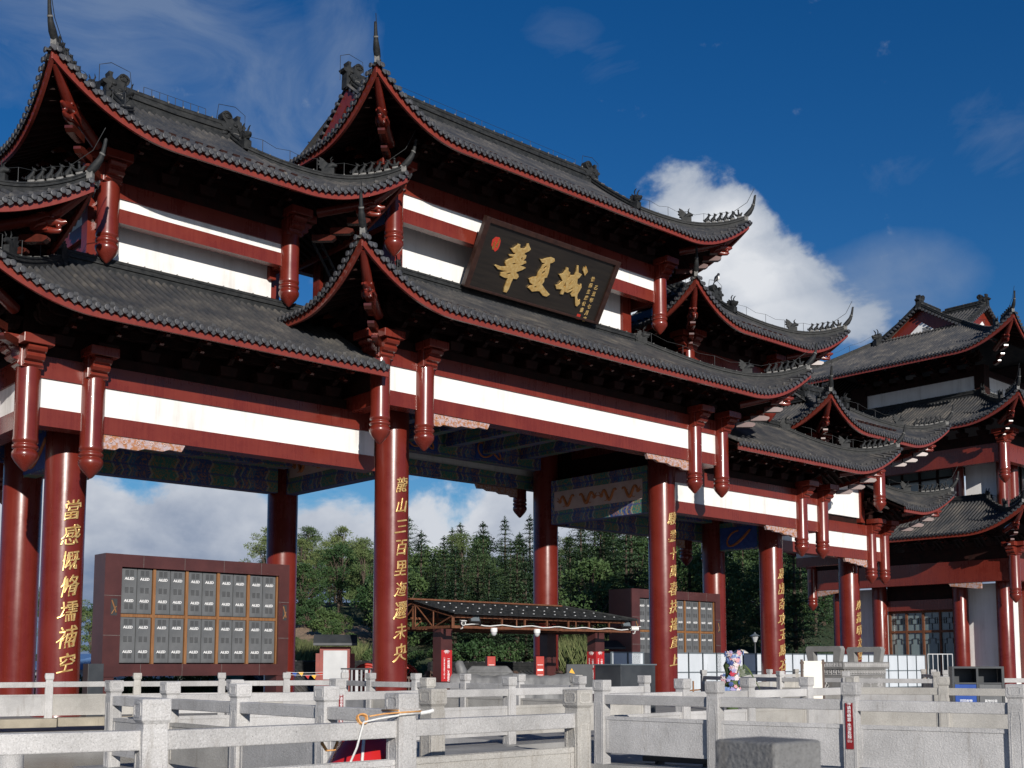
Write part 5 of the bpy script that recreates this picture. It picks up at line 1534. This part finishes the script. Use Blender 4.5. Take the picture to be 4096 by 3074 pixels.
for (x, y, lab) in ((-.69,2.26,'narrow red ticket pillar beside the covered booth'), (.75,.95,'narrow red ticket pillar before the dark canopy post')):
    t = thing('ticket_pillar', lab, 'ticket pillar', (x, y, 0))
    m = MB(); m.box((x,y,.92), (.34,.3,1.84), rz=-.4); m.build('body', BRIGHTRED, t, bevel=.01)
    m = MB(); M = Matrix.Translation((x,y,0))@Matrix.Rotation(-.4, 4, 'Z')
    for k in range(4): m.box((.0,-.152,.9+.2*k), (.24,.006,.02 if k % 2 else .07), M=M)
    m.build('printed_line', LOGO, t)
t = thing('control_cabinet', 'dark grey metal cabinet with a yellow warning sticker', 'cabinet', (.6,-1.4,0))
m = MB(); m.box((.75,-1.3,.78), (1.0,1.0,1.5), rz=-.75); m.build('body', DGREY, t, bevel=.01)
M = Matrix.Translation((.75,-1.3,0))@Matrix.Rotation(-.75, 4, 'Z')
m = MB(); m.prism([(-.13,-.1),(.13,-.1),(0,.13)], (0,-.504,0), (0,-.501,0), (1,0,0), (0,0,1), o=(-.3,0,1.25)); m.xf(M); m.build('warning_sticker', YELLOW, t)
t = thing('service_cabinet', 'large dark grey box standing on the bridge deck before the right column', 'cabinet', (-4.9,-9.5,0))
m = MB(); m.bbox((-5.9,-9.55,.08), (-4.35,-8.5,1.5)); m.build('body', DGREY, t, bevel=.02)
m = MB(); m.bbox((-5.93,-9.58,1.5), (-4.32,-8.47,1.54)); m.build('lid', STEELB, t)
m = MB(); m.bbox((-5.905,-9.3,.2), (-5.9,-9.1,.25)); m.bbox((-5.905,-8.9,.2), (-5.9,-8.7,.25)); m.build('latch', LGREY, t)
t = thing('electric_cabinet', 'dark grey two tone cabinet between the left column and the screen', 'cabinet', (-17.2,1.1,0))
m = MB(); m.bbox((-17.52,.9,0), (-17.05,1.3,1.55)); m.build('body', DGREY, t, bevel=.01)
m = MB(); m.bbox((-17.5,.893,.1), (-17.07,.9,1.5)); m.build('door', DGREY, t)
t = thing('timber_railing', 'low dark timber railing with capped posts around the ticket gates', 'railing', (-.7,2.1,0))
pts = [(-3.6,4.45),(-2.53,3.9),(-1.1,2.62),(.02,1.62),(1.35,.42),(2.2,-.36)]
for x, y in pts:
    m = MB(); m.box((x,y,.58), (.14,.14,1.16)); m.box((x,y,1.19), (.24,.24,.06)); m.box((x,y,1.24), (.17,.17,.05)); m.build('post', BROWNW, t)
for a, b in zip(pts, pts[1:]):
    a, b = Vector((*a,0)), Vector((*b,0)); c = (a+b)/2; d = b-a; rz = math.atan2(d.y, d.x)
    m = MB()
    for z in (1.0, .3): m.box((c.x,c.y,z), (d.length-.14,.07,.08), rz=rz)
    for k in range(5): q = a.lerp(b, (k+1)/6); m.box((q.x,q.y,.65), (.05,.05,.62), rz=rz)
    m.build('rail', BROWNW, t)

# ------------------------------------------------------------------ notice boards, fan, barrier, flags
def notice(x, y, rz, label, k=1.0):
    t = thing('notice_board', label, 'notice board', (x, y, 0), rz=0)
    M = Matrix.Translation((x,y,0))@Matrix.Rotation(rz, 4, 'Z')@Matrix.Scale(k, 4)
    m = MB()
    for s2 in (-1, 1): m.box((s2*.52,0,1.1), (.14,.2,2.2), M=M); m.box((s2*.66,0,.97), (.16,.16,1.94), M=M); m.box((s2*.6,0,1.8), (.2,.14,.2), M=M); m.box((s2*.6,0,.4), (.2,.14,.3), M=M)
    m.box((0,0,2.12), (1.0,.18,.14), M=M); m.box((0,0,.5), (1.0,.16,.9), M=M); m.build('frame', BOARDRED, t)
    m = MB(); m.box((0,-.06,1.5), (.9,.1,1.1), M=M); m.build('panel', LGREY, t)
    m = MB()
    pr = [(-.5,2.24),(-.06,2.56),(.06,2.56),(.5,2.24),(.5,2.33),(.06,2.66),(-.06,2.66),(-.5,2.33)]
    m.prism(pr, (-.82,0,0), (.82,0,0), (0,1,0), (0,0,1)); m.xf(M); m.build('roof', DGREY, t, fix=True)
notice(-6.4, 4.75, -.62, 'red notice board with grey panel and little roof left of the inscribed column')
notice(9.4, 5.3, -.62, 'far red notice board with grey roof behind the right canopy post')
t = thing('lattice_ornament', 'bright red round lattice ornament beside the central column', 'ornament', (-2.9,7.0,0))
m = MB(); M = Matrix.Translation((-3.0,6.2,.9))@Matrix.Rotation(-.7, 4, 'Z')
for (cx, r) in ((-.75,.62),(.75,.62)):
    for q in (1.0, .82, .3): m.tube([(cx+r*q*math.cos(a), 0, r*q*math.sin(a)) for a in [PI*i/14 for i in range(15)]], .06 if q > .5 else .04, 6)
    for k in range(1, 8): a = PI*k/8; m.tube([(cx+r*.3*math.cos(a), 0, r*.3*math.sin(a)), (cx+r*.82*math.cos(a+.12), 0, r*.82*math.sin(a+.12))], .03, 5)
m.lathe([(.0,-.06),(.27,-.06),(.3,0),(.27,.06),(0,.06)], n=20, M=xform((0,0,.86), (1,0,0), up=(0,-1,0)))
m.box((0,0,.3), (.14,.1,.6)); m.box((0,0,-.45), (2.9,.2,.9)); m.xf(M); m.build('lattice', BRIGHTRED, t)
t = thing('folding_barrier', 'pale grey slatted folding barrier before the central column', 'barrier', (-8.0,.8,0))
m = MB(); a0, b0 = Vector((-8.45,1.2,0)), Vector((-7.72,.5,0)); d = (b0-a0).normalized(); rz = math.atan2(d.y, d.x)
for k in range(7):
    q = a0.lerp(b0, k/6); m.box((q.x,q.y,.68), (.10 if k % 2 else .05,.03,1.3), rz=rz+(.5 if k % 2 else -.5))
c = (a0+b0)/2; m.box((c.x,c.y,1.37), ((b0-a0).length+.1,.07,.05), rz=rz, mi=1); m.build('slats', [LGREY, DGREY], t)
t = thing('flag_string', 'string of small coloured pennants left of the red notice board', 'flags', (-10.4,.3,1.2))
m = MB()
for zz in (1.27, 1.19): m.tube([(-10.95+.9*i/6, .75-.8*i/6, zz-.02*math.sin(PI*i/6)) for i in range(7)], .008, 4)
m.build('cord', CORDW, t)
for k, (cl, zz) in enumerate(((BLUE,1.26),(YELLOW,1.27),(SIGNRED,1.18),(YELLOW,1.18),(BRIGHTRED,1.26))):
    x, y = -10.75+.16*k, .57-.14*k
    m = MB(); m.prism([(-.09,0),(.09,0),(.03,-.14)], (0,-.002,0), (0,.002,0), (.75,-.66,0), (0,0,1), o=(x,y,zz)); m.build('pennant', cl, t)

# ------------------------------------------------------------------ hoarding, vessel, board, flowers, bins
t = thing('site_hoarding', 'long row of pale blue grey hoarding panels in steel frames behind the right columns', 'hoarding', (22,4.2,0))
def hp(x0, x1, y, zt):
    m = MB(); m.bbox((x0+.04,y,.1), (x1-.04,y+.03,zt-.05)); p = m.build('panel', PANELW, t)
    m = MB()
    for x in (x0, x1): m.bbox((x-.04,y-.02,0), (x+.04,y+.05,zt))
    for z in (zt-.03, 1.12, .12): m.bbox((x0+.04,y-.015,z-.03), (x1-.04,y+.045,z+.03))
    m.build('panel_frame', STEELB, p)
nP = 26
for k in range(nP):
    if k in (2,): continue
    hp(8.3+1.12*k, 8.3+1.12*(k+1)-.02, 4.0, 2.1)
m = MB(); m.bbox((10.55,4.02,.1), (11.65,4.06,2.07)); m.build('dark_panel', DGREY, t)
t = thing('steel_gate', 'narrow barred steel gate at the right end of the hoarding', 'gate', (38.2,3.6,0))
m = MB()
for k in range(6): m.tube([(37.6+.25*k, 3.9-.2*k, .1), (37.6+.25*k, 3.9-.2*k, 2.15)], .03, 6)
for z in (.2, 2.15): m.tube([(37.6,3.9,z),(38.85,2.9,z)], .035, 6)
m.build('bars', LGREY, t)
t = thing('stone_vessel', 'large carved grey stone vessel with two square handles and lotus relief', 'stone vessel', (10,-6.8,0))
vx, vy = 9.0, -7.7; vw, vd = 3.3, 1.75
m = MB()
m.prism([(0.06,.22),(vw-.06,.22),(vw,1.38),(0,1.38)], (0,.05,0), (0,vd-.05,0), (1,0,0), (0,0,1), o=(vx,vy,0))
m.bbox((vx-.08,vy-.08,1.38), (vx+vw+.08,vy+vd+.08,1.62)); m.bbox((vx-.06,vy-.06,1.335), (vx+vw+.06,vy+vd+.06,1.375))
for x in (vx+.25, vx+vw-.25):
    for y in (vy+.3, vy+vd-.3): m.lathe([(.2,-.25),(.16,.0),(.2,.24)], (x,y,.1), 14)
body = m.build('body', STONED, t, fix=True, bevel=.012)
for x in (vx+.0, vx+vw-.28):
    m = MB()
    m.prism([(.15,1.62),(.45,1.62),(.42,2.02),(vd-.42,2.02),(vd-.45,1.62),(vd-.15,1.62),(vd-.05,2.12),(vd-.12,2.24),(.12,2.24),(.05,2.12)], (0,0,0), (.28,0,0), (0,1,0), (0,0,1), o=(x,vy,0)); m.build('handle', STONED, t, fix=True, bevel=.015)
def fret(m, o, ax, L, z, h, nrm):
    o = Vector(o); ax = Vector(ax); nrm = Vector(nrm)
    n = int(L/h/1.1); st = L/n
    for k in range(n):
        for (x0, z0, x1, z1) in ((0,0,.8,0),(.8,0,.8,1),(.8,1,.2,1),(.2,1,.2,.35),(.2,.35,.55,.35),(.55,.35,.55,.7)):
            a = o+ax*(st*(k+x0*.95))+Vector((0,0,z+h*z0)); b = o+ax*(st*(k+x1*.95))+Vector((0,0,z+h*z1))
            m.tube([a+nrm*.003, b+nrm*.003], .014, 4)
m = MB()
fret(m, (vx,vy-.08,0), (1,0,0), vw, 1.43, .13, (0,-1,0)); fret(m, (vx-.08,vy+vd,0), (0,-1,0), vd, 1.43, .13, (-1,0,0))
fret(m, (vx+.05,vy-.0,0), (1,0,0), vw-.1, 1.12, .18, (0,-1,0)); fret(m, (vx+.0,vy+vd-.05,0), (0,-1,0), vd-.1, 1.12, .18, (-1,0,0))
for k in range(7): a = PI*k/6; m.tube([(vx+.01,vy+.9,.45),(vx+.01,vy+.9+.28*math.cos(a),.55+.28*math.sin(a)),(vx+.01,vy+.9+.12*math.cos(a),.6+.42*math.sin(a))], .022, 5)
for k in range(5): m.tube([(vx+.01,vy+.5+.2*k,.35),(vx+.01,vy+.42+.22*k,.5),(vx+.01,vy+.5+.2*k,.56),(vx+.01,vy+.6+.18*k,.5)], .02, 5)
m.build('relief', STONE, body)
m = MB()
for i, ch in enumerate('華夏千秋'):
    vs, fs = text_geo(ch, .5, .02, .006); m.raw([(vx+.55+.75*i+v.x, vy+.03-v.z, .72+v.y) for v in vs], fs)
m.build('carved_characters', STONE, body)
t = thing('cream_banner', 'blank cream sheet stretched between dark timber posts', 'board', (-5.0,-15.4,0))
rz = -.62; M = Matrix.Translation((-4.95,-15.45,0))@Matrix.Rotation(rz, 4, 'Z')
m = MB(); m.box((0,0,1.12), (.5,.02,1.0), M=M); m.build('sheet', CREAM, t)
m = MB()
for s2 in (-1, 1): m.box((s2*.29,.02,.84), (.05,.05,1.64), M=M); m.box((s2*.29,.0,1.57), (.1,.03,.06), M=M)
m.box((0,.03,1.6), (.6,.03,.03), M=M); m.build('posts', BROWNW, t)
t = thing('flower_display', 'tall stand of blue, pink and cream artificial flowers', 'flowers', (-6.5,-14.1,.2))
fc = Vector((-6.55,-14.05,0))
rx_, ry_ = Vector((.741,-.671,0)), Vector((-.671,-.741,0))
m = MB(); m.lathe([(.2,0),(.12,.5),(.2,.75),(.24,1.0),(.16,1.2),(.22,1.4),(.08,1.65)], (fc.x,fc.y,.1), 12); m.build('core', PINE, t)
for ci, mt in enumerate(FLW):
    m = MB(); r = .062
    for lay_ in range(2):
        for q in range(6):
            a = 2*PI*q/6+lay_*.5; k_ = 1.0-.35*lay_
            dv = Vector((math.cos(a), 0, math.sin(a)))*r*k_; sv = Vector((-math.sin(a), 0, math.cos(a)))*r*.5*k_
            m.quadf([Vector((0,-.02*lay_,0)), dv*.7+sv+Vector((0,-.02-.015*lay_,0)), dv*1.3+Vector((0,-.01,0)), dv*.7-sv+Vector((0,-.02-.015*lay_,0))])
    m.ball((0,-.03,0), r*.5, seg=7, rings=5)
    fm = m.mesh('flower', mt); rnd = random.Random(40+ci)
    for k in range((23,25,19,6,16,8)[ci]):
        v = rnd.random(); z = .72+v*1.12
        wd = .24+.13*math.sin(v*7.5)+(.02 if v < .8 else -.08)
        off = (.05 if v > .8 else -.06*math.sin(v*5))
        an = rnd.uniform(-1.5, 1.5)
        p = fc+rx_*(off+wd*math.sin(an))+ry_*(.28*math.cos(an))+Vector((0,0,z))
        n_ = (rx_*math.sin(an)+ry_*math.cos(an)+Vector((0,0,rnd.uniform(-.2,.5)))).normalized()
        inst(fm, 'flower', t, xform(p, n_.cross(Vector((0,0,1))), up=tuple(n_.cross(Vector((0,0,1))).cross(n_)), s=rnd.uniform(.75,1.25)))
m = MB()
for k in range(9):
    a = .2+.12*k; p = fc+rx_*.2+Vector((0,0,1.45-.03*k))
    m.tube([p, p+rx_*.14*(1+.15*k)+Vector((0,0,.07)), p+rx_*.26*(1+.12*k)+Vector((0,0,-.05-.03*k)), p+rx_*.33*(1+.12*k)+Vector((0,0,-.16-.05*k))], [.012,.012,.01,.003], 4)
m.build('drooping_fronds', PINE, t)
t = thing('waste_bins', 'double waste bin station with dark frame and one blue panel', 'waste bin', (-2.8,-18.7,0))
M = Matrix.Translation((-2.75,-18.75,0))@Matrix.Rotation(-.95, 4, 'Z')
m = MB()
m.box((-.57,0,.74), (.05,.6,1.48), M=M); m.box((0,0,.74), (.05,.59,1.46), M=M); m.box((.60,0,.74), (.06,.6,1.48), M=M)
m.box((.015,0,1.455), (1.12,.6,.05), M=M); m.box((.015,0,.06), (1.12,.58,.12), M=M); m.box((.015,.27,.75), (1.1,.03,1.36), M=M); m.box((.015,-.24,1.06), (1.1,.1,.04), M=M)
m.build('frame', DGREY, t)
m = MB(); m.box((-.285,-.27,.58), (.5,.04,.9), M=M); bp_ = m.build('blue_door', BLUE, t)
m = MB(); m.box((.3,-.27,.58), (.52,.04,.9), M=M); m.build('grey_door', CAB, t)
m = MB()
for (x, s) in ((-.285,'可回收物'),(.3,'其他垃圾')):
    vs, fs = text_geo(s, .075, .002, .001); m.raw([M@Vector((x+v.x, -.293-v.z, .62+v.y)) for v in vs], fs)
for (x, s) in ((-.285,'Recyclable'),(.3,'Residual Waste')):
    vs, fs = text_geo(s, .05, .002, .001); m.raw([M@Vector((x+v.x, -.293-v.z, .54+v.y)) for v in vs], fs)
m.build('lettering', LOGO, t)
t = thing('street_lamp', 'small lantern street lamp among the trees between the right columns', 'street lamp', (31.2,12.5,0))
m = MB(); m.lathe([(.07,0),(.05,3.0)], (31.2,12.5,0), 10); m.build('pole', DGREY, t)
m = MB(); m.lathe([(.1,0),(.24,.38)], (31.2,12.5,2.95), 8, smooth=False); m.build('lantern_glass', LGREY, t)
m = MB(); m.lathe([(.36,0),(.08,.16),(.03,.26)], (31.2,12.5,3.34), 8, smooth=False); m.build('lamp_cap', STEELB, t)
t = thing('boulder', 'pale beige boulder showing above the hoarding', 'boulder', (19.8,5.9,0))
m = MB(); m.ball((20.3,5.6,1.2), 1.0, seg=14, rings=9, sc=(1.15,.5,1.12))
rnd = random.Random(3); m.v = [tuple(Vector(v)+Vector((rnd.uniform(-.05,.05),)*3)) for v in m.v]; m.build('rock', CREAM, t)
t = thing('bamboo_rack', 'small rack of bamboo sticks tied together on the deck', 'rack', (.6,-7,0))
m = MB()
for (a, b) in (((0,0,.1),(0,0,.95)),((.25,-.2,.1),(.25,-.2,1.0)),((-.12,.1,.62),(.35,-.28,.66)),((-.1,.08,.35),(.33,-.27,.4))): m.tube([Vector((.6,-7.0,0))+Vector(a), Vector((.6,-7.0,0))+Vector(b)], .03, 6)
m.build('sticks', WOODF, t)
for k, (a, b, lab) in enumerate((((-19.0,-21.95),(-18.75,-23.1),'long low black strip floodlight lying on the deck behind the grey balustrade'), ((-18.7,-23.3),(-18.5,-24.2),'second black strip floodlight further right on the deck'))):
    a, b = Vector((*a,0)), Vector((*b,0)); c = (a+b)/2; d = b-a; rz = math.atan2(d.y, d.x)
    t = thing('strip_floodlight', lab, 'floodlight', (c.x, c.y, .2))
    m = MB(); m.box((c.x,c.y,.27), (d.length,.12,.07), rz=rz); m.build('housing', DGREY, t, bevel=.008)
    m = MB(); m.box((c.x,c.y,.308), (d.length-.06,.08,.008), rz=rz); m.build('glass', GLASS, t)
    m = MB()
    for s2 in (-.3,.3): m.box((c.x+d.x*s2,c.y+d.y*s2,.22), (.04,.2,.05), rz=rz)
    m.build('feet', BLK, t)
# ------------------------------------------------------------------ low houses behind, hill, trees
def low_house(label, x0, x1, y, zr, dep, drop):
    t = thing('tiled_house', label, 'house', ((x0+x1)/2, y, zr-drop-2.5))
    m = MB()
    for s2 in (-1, 1):
        m.quadf([(x0,y,zr),(x1,y,zr),(x1,y+s2*dep,zr-drop),(x0,y+s2*dep,zr-drop)][::s2])
        n = int((x1-x0)/.3)
        for k in range(n): x = x0+.3*k+.15; m.tube([(x,y,zr+.04),(x,y+s2*dep,zr-drop+.04)], .07, 5)
    m.build('roof', TILE, t)
    ridge([(x0,y,zr),(x1,y,zr)], .16, .5, t, 'roof_ridge')
    m = MB(); m.bbox((x0+.3,y-dep+.5,zr-drop-2.5), (x1-.3,y+dep-.5,zr-drop-.05)); m.build('wall', WHITE, t)
low_house('dark tiled roof seen low between the screen and the red notice board', -3.5, 4, 16.5, 1.2, 3.0, 1.6)
low_house('dark tiled roof low behind the left screen', -14, -5, 15.0, .1, 3.2, 1.5)
low_house('dark tiled roof low behind the covered turnstiles', 5, 13, 13.5, 1.15, 2.5, 1.2)
t = thing('blue_shed', 'far low shed with blue metal roof beside the left column', 'shed', (5,58,0))
m = MB(); m.prism([(-6,1.1),(0,2.35),(6,1.1)], (0,-4,0), (0,4,0), (1,0,0), (0,0,1), o=(6.0,59,0)); m.build('roof', mat('blue_metal_roof', col=(.1,.2,.4), rough=.5), t, fix=True)
m = MB(); m.bbox((.5,55.5,-.5), (11.5,62.5,1.1)); m.build('wall', LGREY, t)
def sm(a, b, x): x = max(0, min(1, (x-a)/(b-a))); return x*x*(3-2*x)
KD = 1.9          # the wood stands well beyond the gate's own shadow
def hill_h(r, b):
    k = .22+.78*sm(25, 31, b); q = r/KD
    return KD*(7.6*k*(1-math.exp(-max(0, q-60)/28.0))*sm(58, 64, q)+.35*math.sin(q*.31+b*.9)*sm(62, 70, q))-.05
def hxy(r, b): a = math.radians(b); return CAM.x+r*math.sin(a), CAM.y+r*math.cos(a)
m = MB(); vs = []
RB = [KD*(58+3*i) for i in range(30)]+[KD*160,KD*200]; BB = [8+1.1*i for i in range(48)]
for r in RB:
    for b in BB: x, y = hxy(r, b); vs.append((x, y, hill_h(r, b)))
nb = len(BB)
m.raw(vs, [(i*nb+j, i*nb+j+1, (i+1)*nb+j+1, (i+1)*nb+j) for i in range(len(RB)-1) for j in range(nb-1)], 0, True)
g = m.build('hill', HILLM); tag(g, kind='structure')
def lq(m, p, d, u, L, w_):     # one leaf-sized face
    p = Vector(p); d = Vector(d)*L; s_ = Vector(u)*w_
    m.quadf([p-s_*.5, p+d*.5-s_*.9, p+d, p+d*.5+s_*.9])
def rv(r): return Vector((r.gauss(0,1), r.gauss(0,1), r.gauss(0,1))).normalized()
def cedar(seed, sl=1.0):
    r = random.Random(seed); H = 8.0
    tr = MB(); tr.tube([(0,0,-.5),(.03,0,H*.5),(0,.03,H*.98)], [.17,.1,.015], 7)
    m = MB()
    n = 19
    for i in range(n):
        f = (i+.5*r.random())/n; z = H*(.07+.91*f)
        R = (2.75*sl*(1-f)**.8+.15)*r.uniform(.7, 1.15)
        k = max(8, int(13*(1-f*.4)))
        a0 = r.random()*7
        for j in range(k):
            a = a0+2*PI*j/k+r.uniform(-.25,.25); L = R*r.uniform(.65, 1.12)
            d = Vector((math.cos(a), math.sin(a), 0)); s_ = Vector((-d.y, d.x, 0))
            ns = max(4, int(L/.16))
            for q in range(ns):
                t = (q+.6)/ns
                p = d*(L*t)+Vector((0,0,z+.13*L*math.sin(t*2.4)-.22*L*t*t))
                for sg in (1,-1):
                    lf = (s_*sg*r.uniform(.6,1)+d*.6+Vector((0,0,r.uniform(-.38,.0)))).normalized()
                    lq(m, p, lf, (d-s_*sg*.4).normalized(), .36*(1.12-t*.6)*r.uniform(.8,1.35), .06)
                    if r.random() < .35: lq(m, p, (Vector((0,0,.5))+d*.5+rv(r)*.4).normalized(), s_, .16, .04)
            lq(m, d*L+Vector((0,0,z+.1*L-.26*L)), d+Vector((0,0,-.35)), s_, .28, .05)
    for q in range(40):
        z = H*(.82+.17*q/40); a = q*2.4; d = Vector((math.cos(a), math.sin(a), .5))
        lq(m, (0,0,z), d, (-d.y, d.x, 0), .62*(1.06-(q/40))+.1, .07)
    lq(m, (0,0,H*.96), (0,0,1), (1,0,0), .4, .04)
    return tr, m
def clumpy(seed, H, R, z0, clumps, per, leaf_l, leaf_w, flat=1.0, trunks=1):
    r = random.Random(seed)
    tr = MB(); m = MB()
    cs = []
    for i in range(clumps):
        f = r.random()
        z = z0+(H-z0)*(f**.8)
        rad = R*math.sin(PI*min(1, .16+.80*f))**.7
        a = r.random()*7; q = math.sqrt(r.random())
        cs.append(Vector((rad*q*math.cos(a), rad*q*math.sin(a), z)))
    for k in range(trunks):
        a = k*2.4; tr.tube([(0,0,-.4),(.1*math.cos(a),.1*math.sin(a),z0),(R*.3*math.cos(a),R*.3*math.sin(a),H*.7)], [.15,.11,.03], 6)
    for c in cs[::3]: tr.tube([(0,0,max(.4, c.z*.5)), c*.6+Vector((0,0,c.z*.3)), c], [.06,.04,.012], 5)
    for c in cs:
        cr = r.uniform(.45,.85)*R*.42
        for _ in range(per):
            v = rv(r); p = c+Vector((v.x*cr, v.y*cr, v.z*cr*flat*.75))*r.uniform(.35, 1)
            d = (v*.7+rv(r)*.8+Vector((0,0,.1))).normalized()
            u = d.cross(rv(r)).normalized()
            lq(m, p, d, u, leaf_l*r.uniform(.6,1.3), leaf_w*r.uniform(.7,1.2))
    return tr, m
VAR = {}
def var(kind, i, trm, lm):
    tr, m = trm
    VAR.setdefault(kind, []).append((tr.mesh('trunk', BARK), m.mesh('crown', lm)))
for i in range(3): var('cedar', i, cedar(10+i, (1.0,1.2,.85)[i]), CEDAR)
for i in range(3): var('pine', i, clumpy(30+i, 7.0, 2.1, 1.5, 40, 130, .24, .035, .6), PINE)
for i in range(3): var('broad', i, clumpy(50+i, 6.5, 2.4, 1.2, 42, 105, .19, .085, 1.0, 2), BROAD)
for i in range(2): var('bush', i, clumpy(70+i, 1.7, 1.2, .15, 20, 90, .15, .06, 1.0, 2), BROAD)
VAR['reed'] = []
mm = MB(); r = random.Random(5)
for _ in range(900):
    a = r.random()*7; q = math.sqrt(r.random())*1.5; p = Vector((q*math.cos(a), q*math.sin(a), 0)); h = r.uniform(.9,1.9)
    b_ = p+Vector((r.uniform(-.7,.7), r.uniform(-.7,.7), h*.8)); mm.quadf([p, p.lerp(b_, .5)+Vector((.02,.01,0)), b_, p.lerp(b_, .5)-Vector((.02,.01,0))])
tr = MB(); tr.tube([(0,0,-.2),(0,0,.8)], [.05,.01], 5); VAR['reed'].append((tr.mesh('stem', BARK), mm.mesh('foliage', GRASS)))
NAME = {'cedar': 'cedar_tree', 'pine': 'pine_tree', 'broad': 'broadleaf_tree', 'bush': 'bush', 'reed': 'reed_plant'}
CATN = {'cedar': 'tree', 'pine': 'tree', 'broad': 'tree', 'bush': 'bush', 'reed': 'plant'}
LOOK = {'cedar': 'dark layered cedar', 'pine': 'dull green rounded pine', 'broad': 'bright green leafy tree', 'bush': 'low leafy bush', 'reed': 'tuft of tall dry grass'}
def zone(b, r):
    w_ = 'on the skyline' if r > 104 else ('on mid slope' if r > 80 else 'at the hill foot')
    if b < 28: s_ = 'left of the screen'
    elif b < 35: s_ = 'right of the screen'
    elif b < 47: s_ = 'above the canopy'
    else: s_ = 'at the right columns'
    return w_+' '+s_
rt = random.Random(99)
def plant(kind, r, b, s, z=None, lab=None):
    if z is None: r *= KD; s *= KD
    i = rt.randrange(len(VAR[kind])); tm_, cm_ = VAR[kind][i]
    x, y = hxy(r, b)
    zn = lab or zone(b, r/KD)
    t = thing(NAME[kind], LOOK[kind]+' '+zn, CATN[kind], (x, y, hill_h(r, b) if z is None else z), group=LOOK[kind]+'s '+zn, rz=rt.random()*6.28)
    t.scale = (s*rt.uniform(.88,1.15), s*rt.uniform(.88,1.15), s*rt.uniform(.9,1.12))
    for nm, me in (('trunk' if kind != 'reed' else 'stem', tm_), ('crown' if kind in ('cedar','pine','broad') else 'foliage', cm_)):
        o = bpy.data.objects.new(nm, me); COL.objects.link(o); o.parent = t
    return t
r = 63.0
while r < 128:
    step = math.degrees(2.45*(1+.2*(r > 95))/r)
    b = 29.0+rt.random()*step
    while b < 58.6:
        rr, bb = r+rt.uniform(-2.2,2.2), b+rt.uniform(-.3,.3)*step
        b += step
        if bb < 34.6 and rr < 82: continue               # the bare bank
        if bb > 57 and rr < 76: continue
        q = rt.random()
        if bb < 35: kind = 'pine' if q < .72 else ('cedar' if q < .85 else 'broad')
        elif bb < 41: kind = 'cedar' if q < .62 else ('pine' if q < .84 else 'broad')
        elif bb < 48: kind = 'cedar' if q < .82 else ('pine' if q < .92 else 'broad')
        else: kind = 'cedar' if q < .6 else 'broad'
        base = {'cedar': .84, 'pine': .80, 'broad': .74}[kind]
        s = base*rt.uniform(.8, 1.12)
        if bb > 45: s *= 1.14
        if bb < 33: s *= .95
        plant(kind, rr, bb, s)
    r += 4.6+.04*(r-63)
for k in range(10):
    b = 19+1.0*k; r = 95+rt.uniform(-12, 25)
    plant('pine' if k % 3 else 'broad', r, b, .72 if b > 21 else .8)
for k in range(9): plant('bush', 69+rt.uniform(-4,8), 30.6+.45*k, rt.uniform(.5,1.0))
for k in range(10): plant('reed', 62.5+rt.uniform(-1.5,1.5), 30.2+.42*k, rt.uniform(.8,1.1))
for k in range(10): plant('reed', 63+rt.uniform(-1.5,1.5), 45.6+.25*k, rt.uniform(1.0,1.5), lab='behind the dark cabinet right of the canopy')
for k in range(8): plant('bush', 60.5+rt.uniform(-1,2), 35.5+1.6*k, rt.uniform(.7,1.0), lab='in the row below the cedars behind the canopy')
for k in range(16):
    x, y = -16.0+.95*k, 11.0+rt.uniform(-.4,.4)
    rr, bb = math.hypot(x-CAM.x, y-CAM.y), math.degrees(math.atan2(x-CAM.x, y-CAM.y))
    if k < 9: plant('bush', rr, bb, .75, z=-.3, lab='in the low hedge behind the left screen')
